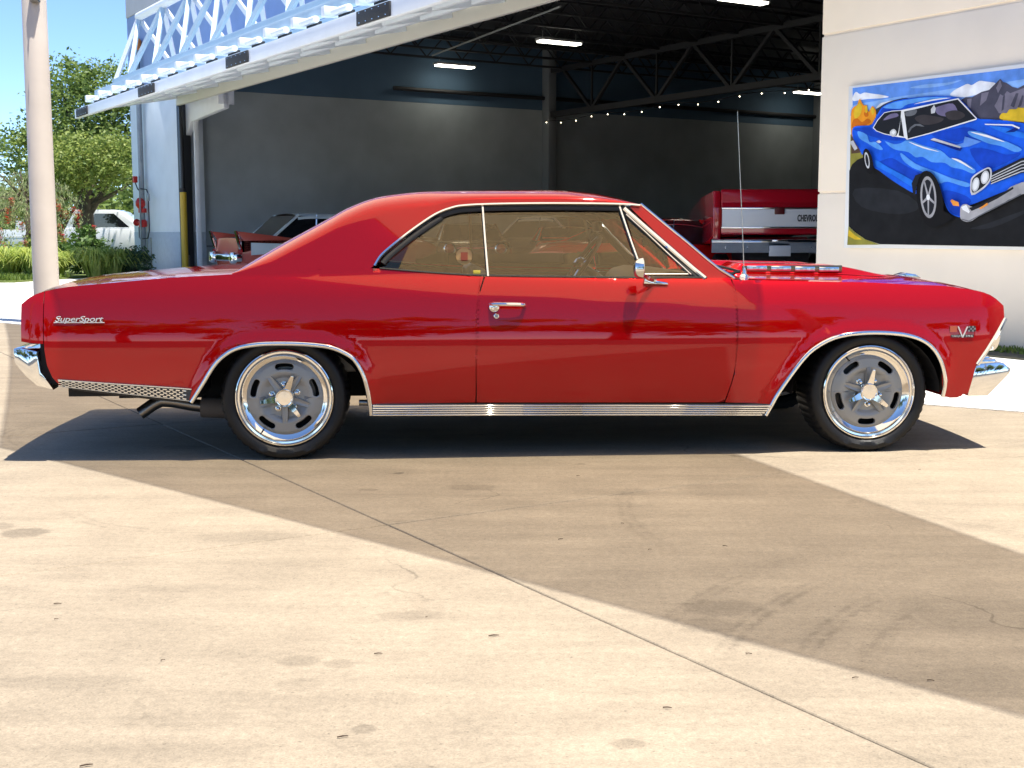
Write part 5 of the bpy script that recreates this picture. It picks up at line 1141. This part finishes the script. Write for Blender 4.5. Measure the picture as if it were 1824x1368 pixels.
# ---------------------------------------------------------------- painted panel on the right wall (flat art, outlines in metres along the wall and up)
MURAL = [
 ('sky', 'sky', [(2.085,2.627),(-1.822,2.595),(-1.876,1.768),(2.068,2.213)]),
 ('sky_light', 'lsky', [(2.077,2.439),(1.861,2.458),(1.503,2.478),(1.005,2.489),(0.747,2.499),(0.376,2.494),(-0.561,2.515),(-1.831,2.45),(-1.844,2.252),(0.369,2.363),(1.222,2.368),(2.071,2.308)]),
 ('sky_light', 'lsky', [(1.321,2.554),(1.141,2.569),(0.878,2.56),(0.688,2.57),(0.834,2.539),(1.095,2.533)]),
 ('cloud', 'cloud', [(2.069,2.491),(2.076,2.533),(2.035,2.581),(1.977,2.552),(1.915,2.563),(1.816,2.543),(1.694,2.52),(1.586,2.489),(1.693,2.484),(1.863,2.492),(1.986,2.491)]),
 ('cloud', 'cloud', [(1.749,2.39),(1.702,2.43),(1.631,2.442),(1.53,2.448),(1.566,2.418),(1.665,2.401)]),
 ('cloud', 'cloud', [(0.818,2.434),(0.778,2.476),(0.705,2.502),(0.623,2.525),(0.57,2.508),(0.49,2.539),(0.408,2.525),(0.296,2.493),(0.403,2.43),(0.575,2.407),(0.679,2.404)]),
 ('far_hill', 'hill', [(1.783,2.341),(1.689,2.403),(1.595,2.435),(1.455,2.456),(1.316,2.45),(1.222,2.368),(1.446,2.26)]),
 ('mountain', 'mount', [(0.699,2.375),(0.637,2.4),(0.564,2.394),(0.454,2.434),(0.373,2.444),(0.316,2.488),(0.255,2.535),(0.221,2.502),(0.188,2.492),(0.117,2.447),(0.058,2.43),(-0.006,2.452),(-0.562,2.483),(-1.847,2.209),(-1.865,1.939),(0.48,2.153)]),
 ('mountain_face', 'mount2', [(0.305,2.291),(0.277,2.33),(0.247,2.394),(0.211,2.374),(0.174,2.415),(0.137,2.392),(0.076,2.406),(-0.007,2.427),(-0.565,2.433),(-0.752,2.202),(-0.018,2.223),(0.142,2.195),(0.252,2.22)]),
 ('rock_light', 'mount2', [(0.254,2.525),(0.231,2.467),(0.271,2.404),(0.294,2.456)]),
 ('rock_light', 'mount2', [(0.453,2.421),(0.372,2.427),(0.398,2.349),(0.467,2.304)]),
 ('rock_light', 'mount2', [(0.615,2.381),(0.564,2.384),(0.569,2.296),(0.61,2.282)]),
 ('rock_shadow', 'mount', [(0.214,2.366),(0.192,2.389),(0.2,2.249),(0.223,2.234)]),
 ('rock_shadow', 'mount', [(0.127,2.276),(0.075,2.386),(0.046,2.383),(0.087,2.256)]),
 ('rock_shadow', 'mount', [(0.049,2.253),(0.007,2.363),(-0.011,2.354),(0.011,2.266)]),
 ('bush', 'yellow', [(0.24,2.182),(0.212,2.217),(0.163,2.213),(0.135,2.244),(0.067,2.241),(0.029,2.255),(-0.017,2.247),(-0.751,2.21),(-1.855,2.081),(-1.869,1.882),(-0.024,2.116),(0.199,2.153)]),
 ('verge', 'olive', [(2.085,2.139),(1.852,2.235),(1.788,1.898),(1.886,1.884),(2.076,1.761)]),
 ('trunk', 'bark', [(2.076,2.12),(1.873,2.163),(1.84,1.975),(1.951,1.943),(2.064,1.94)]),
 ('autumn_tree', 'orange', [(2.072,2.139),(2.086,2.365),(2.054,2.422),(2.004,2.443),(1.986,2.488),(1.962,2.497),(1.935,2.455),(1.904,2.429),(1.872,2.431),(1.858,2.384),(1.838,2.36),(1.81,2.402),(1.786,2.411),(1.748,2.366),(1.745,2.298),(1.79,2.231),(1.924,2.203),(2.016,2.135)]),
 ('leaf_dark', 'rust', [(2.062,2.213),(2.053,2.288),(1.991,2.302),(1.927,2.259),(1.854,2.291),(1.803,2.25),(1.925,2.213)]),
 ('leaf_dark', 'rust', [(1.906,2.351),(1.857,2.365),(1.843,2.318),(1.885,2.312)]),
 ('leaf_light', 'yellow', [(1.889,2.405),(1.865,2.418),(1.857,2.365),(1.881,2.349)]),
 ('leaf_light', 'yellow', [(1.809,2.38),(1.785,2.396),(1.759,2.358),(1.787,2.323)]),
 ('leaf_light', 'yellow', [(2.044,2.38),(1.973,2.458),(1.933,2.409),(1.955,2.336),(2.023,2.304)]),
 ('road', 'road', [(2.082,1.761),(2.046,1.826),(1.973,1.873),(1.862,1.901),(0.973,1.839),(-1.876,1.768),(-1.929,0.964),(-0.086,0.977),(1.626,0.989),(1.825,1.037),(1.973,1.113),(2.067,1.178)]),
 ('road_scuff', 'road2', [(1.997,1.569),(1.413,1.533),(1.129,1.364),(1.402,1.295),(1.889,1.377)]),
 ('road_scuff', 'road2', [(0.511,1.146),(0.308,1.196),(-0.068,1.309),(-0.07,1.276),(0.265,1.153)]),
 ('grass_corner', 'olive', [(2.067,1.178),(1.973,1.113),(1.825,1.037),(1.626,0.985),(2.077,0.978)]),
 ('grass_light', 'yellow', [(2.061,1.142),(1.972,1.084),(1.874,1.037),(1.97,1.036),(2.068,1.074)]),
 ('car_body', 'blue', [(2.049,2.203),(1.987,2.223),(1.814,2.218),(1.774,2.245),(1.721,2.318),(1.664,2.386),(1.594,2.417),(1.513,2.435),(1.316,2.45),(1.003,2.444),(0.785,2.417),(0.7,2.392),(0.59,2.301),(0.482,2.191),(0.359,2.171),(0.159,2.143),(-0.025,2.107),(-0.936,1.943),(-0.983,1.726),(-0.958,1.573),(-0.056,1.524),(0.124,1.496),(0.441,1.394),(0.583,1.345),(0.611,1.259),(0.729,1.283),(0.801,1.358),(0.865,1.5),(0.953,1.644),(1.077,1.698),(1.166,1.678),(1.204,1.599),(1.18,1.494),(1.464,1.626),(1.672,1.748),(1.734,1.78),(1.775,1.878),(1.827,1.955),(1.877,1.962),(1.905,1.919),(1.945,1.981),(2.013,2.06),(2.052,2.133)]),
 ('body_shade', 'dblue', [(1.498,1.865),(1.331,1.784),(1.145,1.704),(1.175,1.673),(1.204,1.603),(1.187,1.545),(1.371,1.632),(1.588,1.75),(1.687,1.819),(1.617,1.852)]),
 ('body_shade', 'dblue', [(0.858,1.5),(0.762,1.515),(0.568,1.457),(0.513,1.404),(0.588,1.351),(0.609,1.271),(0.719,1.293),(0.793,1.366)]),
 ('body_shade', 'dblue', [(1.007,2.069),(0.77,2.106),(0.56,2.108),(0.433,2.032),(0.576,2.024),(0.679,1.979),(0.851,2.016)]),
 ('body_shade', 'dblue', [(0.549,1.903),(0.344,1.891),(0.142,1.83),(-0.012,1.839),(0.043,1.792),(0.275,1.711),(0.417,1.726)]),
 ('body_shade', 'dblue', [(2.036,2.193),(1.924,2.203),(1.801,2.195),(1.745,2.145),(1.604,2.108),(1.343,2.037),(1.578,2.052),(1.847,2.124)]),
 ('body_shade', 'dblue', [(1.72,2.281),(1.64,2.381),(1.57,2.397),(1.404,2.361),(1.52,2.349),(1.614,2.335),(1.684,2.287),(1.748,2.219)]),
 ('roof_light', 'lblue', [(1.64,2.384),(1.57,2.411),(1.454,2.43),(1.135,2.441),(0.828,2.417),(1.001,2.408),(1.314,2.393),(1.404,2.356),(1.521,2.364)]),
 ('side_light', 'lblue', [(1.601,2.042),(1.481,2.006),(1.388,2.011),(1.297,2.034),(1.113,1.973),(0.889,1.908),(0.777,1.829),(0.649,1.805),(0.477,1.708),(0.506,1.67),(0.623,1.714),(0.752,1.741),(0.84,1.788),(0.994,1.801),(1.108,1.859),(1.198,1.859),(1.291,1.915),(1.479,1.955)]),
 ('side_light', 'lblue', [(1.973,2.169),(1.847,2.124),(1.807,2.047),(1.721,2.042),(1.622,1.963),(1.694,1.967),(1.843,2.04),(1.945,2.093)]),
 ('side_light', 'lblue', [(1.384,1.913),(1.195,1.796),(0.967,1.715),(0.746,1.636),(0.533,1.577),(0.573,1.544),(0.788,1.603),(0.895,1.589),(0.965,1.662),(1.1,1.711),(1.239,1.762),(1.357,1.84)]),
 ('sill_light', 'mblue', [(1.713,1.857),(1.542,1.775),(1.279,1.656),(1.19,1.599),(1.187,1.545),(1.491,1.7),(1.698,1.791)]),
 ('hood_light', 'lblue', [(0.568,2.075),(0.434,2.057),(0.27,1.996),(0.129,1.946),(-0.03,1.871),(0.046,1.85),(0.186,1.908),(0.327,1.941),(0.43,1.981),(0.556,2.036)]),
 ('hood_light', 'mblue', [(0.335,2.106),(0.156,2.08),(-0.029,2.021),(-0.232,1.964),(-0.032,1.969),(0.193,2.041)]),
 ('glint', 'white', [(1.296,2.02),(1.112,1.961),(0.9,1.896),(1.112,1.945)]),
 ('glint', 'white', [(0.756,1.828),(0.649,1.802),(0.487,1.703),(0.648,1.779)]),
 ('glint', 'white', [(0.547,2.065),(0.351,2.023),(0.148,1.944),(0.371,2.007)]),
 ('glint', 'white', [(1.245,2.384),(1.001,2.412),(0.785,2.407),(1.001,2.398)]),
 ('hood_line', 'navy', [(1.026,2.018),(0.983,2.029),(0.629,1.921),(0.653,1.891),(0.696,1.901)]),
 ('scoop', 'sky', [(0.608,2.026),(0.413,1.966),(0.551,1.929),(0.655,1.922),(0.707,1.95),(0.619,1.967)]),
 ('scoop_edge', 'silver', [(1.017,2.021),(0.974,2.035),(0.645,1.932),(0.659,1.919)]),
 ('scoop', 'navy', [(0.153,2.033),(0.029,2.079),(-0.0,2.063),(0.056,2.032)]),
 ('scoop_edge', 'white', [(0.387,2.13),(0.079,2.103),(-0.004,2.066),(0.007,2.056),(0.086,2.09),(0.376,2.119)]),
 ('window_trim', 'white', [(1.762,2.188),(1.702,2.265),(1.614,2.333),(1.52,2.342),(1.389,2.339),(1.371,2.341),(0.7,2.396),(0.473,2.187),(0.481,2.174),(0.771,2.123),(1.029,2.078),(1.306,2.038),(1.333,2.058),(1.438,2.075),(1.604,2.112),(1.714,2.152)]),
 ('side_glass', 'dark', [(1.747,2.191),(1.692,2.261),(1.612,2.326),(1.52,2.335),(1.394,2.332),(1.399,2.239),(1.421,2.118),(1.445,2.085),(1.605,2.121),(1.709,2.157)]),
 ('vent_glass', 'dark', [(1.393,2.271),(1.345,2.07),(1.415,2.087)]),
 ('cabin', 'purple', [(1.623,2.255),(1.542,2.307),(1.448,2.311),(1.428,2.281),(1.517,2.266)]),
 ('windscreen', 'dark', [(1.354,2.321),(1.22,2.332),(0.999,2.359),(0.705,2.383),(0.486,2.186),(0.771,2.135),(1.03,2.088),(1.295,2.049)]),
 ('cabin', 'purple', [(0.97,2.32),(0.9,2.341),(0.761,2.35),(0.698,2.272),(0.695,2.217),(0.862,2.237),(0.939,2.266)]),
 ('cabin', 'grey', [(1.333,2.313),(1.197,2.327),(1.217,2.279),(1.32,2.272)]),
 ('seat', 'dark2', [(1.216,2.243),(1.127,2.271),(1.015,2.254),(0.861,2.216),(0.924,2.177),(1.1,2.172)]),
 ('seat', 'dark2', [(0.842,2.267),(0.715,2.282),(0.608,2.231),(0.668,2.193),(0.796,2.202)]),
 ('rear_mirror', 'silver', [(1.018,2.316),(0.981,2.356),(0.957,2.319),(0.968,2.277),(1.012,2.273)]),
 ('steering_rim', 'grey', [(1.296,2.115),(1.268,2.158),(1.213,2.186),(1.145,2.184),(1.088,2.154),(1.122,2.156),(1.19,2.17),(1.245,2.147),(1.277,2.105)]),
 ('door_mirror', 'silver', [(1.524,2.11),(1.516,2.142),(1.474,2.156),(1.44,2.128),(1.448,2.094),(1.485,2.078)]),
 ('door_mirror_shine', 'white', [(1.505,2.12),(1.483,2.147),(1.454,2.125),(1.471,2.099)]),
 ('door_handle', 'silver', [(1.702,2.044),(1.664,2.057),(1.63,2.036),(1.663,2.024)]),
 ('grille', 'dark', [(0.296,1.662),(-0.042,1.788),(-0.94,1.881),(-0.951,1.697),(-0.049,1.653),(0.277,1.56)]),
 ('grille_bar', 'silver', [(0.281,1.636),(-0.043,1.762),(-0.942,1.853),(-0.942,1.844),(-0.044,1.752),(0.28,1.627)]),
 ('grille_bar', 'silver', [(0.279,1.614),(-0.045,1.732),(-0.944,1.813),(-0.945,1.804),(-0.046,1.722),(0.279,1.605)]),
 ('grille_bar', 'silver', [(0.278,1.592),(-0.047,1.702),(-0.946,1.773),(-0.947,1.764),(-0.047,1.692),(0.278,1.583)]),
 ('grille_bar', 'silver', [(0.277,1.57),(-0.048,1.673),(-0.949,1.733),(-0.949,1.724),(-0.049,1.663),(0.277,1.561)]),
 ('lamp_bezel', 'silver', [(0.509,1.593),(0.484,1.643),(0.415,1.683),(0.325,1.719),(0.284,1.707),(0.272,1.661),(0.284,1.594),(0.355,1.523),(0.489,1.464)]),
 ('lamp_panel', 'dark', [(0.492,1.589),(0.469,1.633),(0.406,1.671),(0.326,1.705),(0.298,1.695),(0.288,1.656),(0.301,1.599),(0.366,1.537),(0.478,1.486)]),
 ('lamp', 'silver', [(0.407,1.556),(0.413,1.533),(0.424,1.515),(0.438,1.502),(0.453,1.497),(0.467,1.499),(0.479,1.51),(0.487,1.527),(0.49,1.548),(0.488,1.572),(0.481,1.594),(0.47,1.613),(0.456,1.625),(0.442,1.63),(0.428,1.628),(0.416,1.617),(0.408,1.6),(0.405,1.579)]),
 ('lamp_lens', 'white', [(0.421,1.558),(0.427,1.54),(0.435,1.525),(0.446,1.515),(0.457,1.514),(0.466,1.519),(0.473,1.532),(0.475,1.549),(0.474,1.569),(0.468,1.588),(0.459,1.603),(0.448,1.612),(0.438,1.613),(0.428,1.608),(0.422,1.595),(0.419,1.578)]),
 ('lamp', 'silver', [(0.301,1.617),(0.309,1.597),(0.321,1.58),(0.336,1.569),(0.353,1.565),(0.368,1.569),(0.38,1.58),(0.388,1.597),(0.391,1.617),(0.388,1.639),(0.38,1.659),(0.368,1.676),(0.353,1.687),(0.337,1.691),(0.321,1.687),(0.309,1.676),(0.301,1.659),(0.298,1.639)]),
 ('lamp_lens', 'white', [(0.317,1.621),(0.323,1.604),(0.333,1.591),(0.345,1.583),(0.356,1.582),(0.366,1.589),(0.373,1.601),(0.375,1.617),(0.372,1.635),(0.366,1.652),(0.356,1.665),(0.344,1.673),(0.333,1.673),(0.323,1.667),(0.317,1.655),(0.315,1.639)]),
 ('bumper', 'grey2', [(0.611,1.302),(0.601,1.363),(0.543,1.381),(0.459,1.352),(0.318,1.4),(0.123,1.48),(-0.054,1.565),(-0.948,1.743),(-0.954,1.65),(-0.06,1.455),(0.195,1.344),(0.393,1.262),(0.497,1.211),(0.595,1.233)]),
 ('bumper_shade', 'dark', [(0.51,1.344),(0.398,1.371),(0.22,1.44),(0.085,1.504),(0.029,1.53),(0.024,1.51),(0.199,1.423),(0.397,1.342),(0.478,1.314)]),
 ('bumper_shine', 'white', [(0.601,1.354),(0.543,1.374),(0.498,1.309),(0.508,1.292),(0.583,1.328)]),
 ('bumper_shade', 'grey', [(0.587,1.241),(0.504,1.223),(0.314,1.307),(0.08,1.403),(-0.06,1.466),(-0.06,1.451),(0.195,1.344),(0.393,1.262),(0.497,1.211),(0.595,1.233)]),
 ('indicator', 'amber', [(0.392,1.337),(0.302,1.39),(0.293,1.369),(0.372,1.33)]),
 ('side_marker', 'amber', [(0.729,1.416),(0.71,1.429),(0.633,1.4),(0.622,1.362),(0.695,1.37)]),
 ('tyre', 'black', [(0.821,1.452),(0.809,1.385),(0.807,1.321),(0.814,1.263),(0.83,1.215),(0.856,1.179),(0.888,1.159),(0.925,1.154),(0.966,1.165),(1.007,1.193),(1.047,1.235),(1.083,1.288),(1.112,1.351),(1.134,1.419),(1.146,1.487),(1.149,1.553),(1.141,1.612),(1.123,1.66),(1.097,1.695),(1.065,1.714),(1.027,1.718),(0.986,1.705),(0.945,1.676),(0.906,1.634),(0.871,1.58),(0.842,1.518)]),
 ('tyre_foot', 'black', [(1.082,1.327),(1.031,1.201),(0.963,1.161),(0.81,1.182),(0.684,1.251),(0.729,1.287),(0.906,1.36)]),
 ('rim', 'grey2', [(0.898,1.46),(0.895,1.41),(0.897,1.364),(0.905,1.323),(0.919,1.289),(0.936,1.266),(0.958,1.253),(0.981,1.252),(1.005,1.263),(1.029,1.285),(1.051,1.318),(1.069,1.359),(1.084,1.405),(1.093,1.455),(1.096,1.505),(1.093,1.552),(1.085,1.593),(1.071,1.626),(1.053,1.65),(1.032,1.662),(1.008,1.662),(0.984,1.65),(0.96,1.628),(0.939,1.595),(0.921,1.555),(0.907,1.509)]),
 ('rim_dark', 'dark', [(0.92,1.459),(0.917,1.414),(0.919,1.372),(0.927,1.336),(0.939,1.308),(0.954,1.29),(0.973,1.283),(0.993,1.288),(1.014,1.305),(1.033,1.332),(1.049,1.368),(1.062,1.41),(1.07,1.455),(1.073,1.501),(1.071,1.543),(1.063,1.58),(1.051,1.608),(1.035,1.625),(1.016,1.632),(0.996,1.626),(0.976,1.609),(0.957,1.581),(0.94,1.546),(0.928,1.504)]),
 ('spoke', 'grey2', [(1.006,1.458),(0.993,1.272),(0.978,1.272),(0.984,1.457)]),
 ('spoke', 'grey2', [(0.999,1.473),(1.071,1.412),(1.065,1.391),(0.99,1.442)]),
 ('spoke', 'grey2', [(0.986,1.466),(1.043,1.615),(1.055,1.602),(1.003,1.448)]),
 ('spoke', 'grey2', [(0.985,1.448),(0.948,1.598),(0.962,1.612),(1.004,1.467)]),
 ('spoke', 'grey2', [(0.997,1.442),(0.918,1.388),(0.914,1.409),(0.992,1.472)]),
 ('hub', 'white', [(0.972,1.457),(0.975,1.443),(0.982,1.432),(0.993,1.429),(1.005,1.433),(1.013,1.443),(1.017,1.458),(1.015,1.472),(1.007,1.482),(0.996,1.486),(0.985,1.482),(0.976,1.471)]),
 ('rear_tyre', 'black', [(1.724,1.852),(1.714,1.811),(1.712,1.773),(1.717,1.742),(1.728,1.721),(1.745,1.713),(1.766,1.717),(1.789,1.734),(1.812,1.762),(1.832,1.798),(1.848,1.839),(1.858,1.881),(1.86,1.919),(1.856,1.95),(1.844,1.97),(1.827,1.979),(1.805,1.974),(1.782,1.957),(1.76,1.929),(1.739,1.893)]),
 ('rear_rim', 'silver', [(1.77,1.86),(1.764,1.83),(1.764,1.804),(1.767,1.785),(1.775,1.774),(1.786,1.773),(1.799,1.782),(1.812,1.801),(1.824,1.826),(1.832,1.855),(1.838,1.885),(1.838,1.911),(1.835,1.931),(1.827,1.941),(1.816,1.942),(1.803,1.933),(1.79,1.914),(1.779,1.889)]),
 ('rear_rim_dark', 'dark', [(1.782,1.859),(1.777,1.834),(1.777,1.814),(1.78,1.8),(1.786,1.794),(1.794,1.799),(1.804,1.812),(1.813,1.832),(1.82,1.856),(1.825,1.88),(1.825,1.901),(1.822,1.915),(1.816,1.921),(1.808,1.916),(1.798,1.903),(1.789,1.883)]),
 ('rear_bumper', 'silver', [(2.049,2.062),(1.999,2.074),(1.935,1.988),(1.974,1.967)]),
 ('arch', 'dark', [(1.204,1.599),(1.162,1.678),(1.077,1.698),(1.115,1.65),(1.143,1.561),(1.152,1.472),(1.18,1.494)])]
MC = dict(sky=(.12, .29, .78), lsky=(.24, .45, .86), dblue=(.008, .06, .52), rust=(.55, .14, .01), road2=(.02, .022, .026), cloud=(.78, .82, .88), hill=(.04, .05, .08), mount=(.075, .075, .11), mount2=(.19, .18, .24), yellow=(.70, .48, .03), olive=(.28, .26, .05), bark=(.10, .06, .04), orange=(.78, .30, .02), road=(.012, .0125, .014),
          blue=(.012, .11, .74), lblue=(.10, .34, .86), mblue=(.02, .18, .78), navy=(.005, .02, .20), white=(.82, .84, .86), dark=(.016, .018, .024), dark2=(.05, .045, .05), purple=(.17, .15, .27), grey=(.14, .15, .17), grey2=(.36, .36, .38), silver=(.55, .57, .60), amber=(.85, .32, .05), black=(.008, .008, .009))
mu = thing('painted_panel', 'large painted panel of a blue muscle car before mountains on the cream wall', 'painting', BO, BR)
MB().box((.08, .02, 1.797), (4.12, .05, 1.70)).build('board', pm('board_white', (.80, .80, .79), .6), mu, bevel=.004)
for i, (nm, c, P) in enumerate(MURAL):
    if nm in ('cloud', 'far_hill', 'car_body', 'roof_light', 'side_light', 'sill_light', 'hood_light', 'body_shade', 'sky_light', 'glint', 'leaf_dark', 'road_scuff', 'bush', 'autumn_tree', 'leaf_light', 'door_mirror', 'bumper', 'lamp_bezel', 'lamp_panel', 'cabin', 'seat'): P = [tuple(p) for p in spline(P, 3, True)]
    P = [(min(p[0], 2.105), min(max(p[1], .962), 2.634)) for p in P]
    w = .0462 + .0006 * i; k = len(P)
    ar = sum(P[j][0] * P[(j + 1) % k][1] - P[(j + 1) % k][0] * P[j][1] for j in range(k))
    m = MB(); m.add([(p[0], w, p[1]) for p in P], [tuple(range(k)) if ar < 0 else tuple(range(k))[::-1]])
    o = m.build(nm, pm('art_' + c, MC[c], .7, spec=.12, noise_amt=.0 if c in ('dark', 'black', 'white') else .22, nscale=7, detail=8), mu, fix=False)
    bm = bmesh.new(); bm.from_mesh(o.data); bmesh.ops.triangulate(bm, faces=bm.faces[:], ngon_method='EAR_CLIP'); bm.to_mesh(o.data); bm.free()
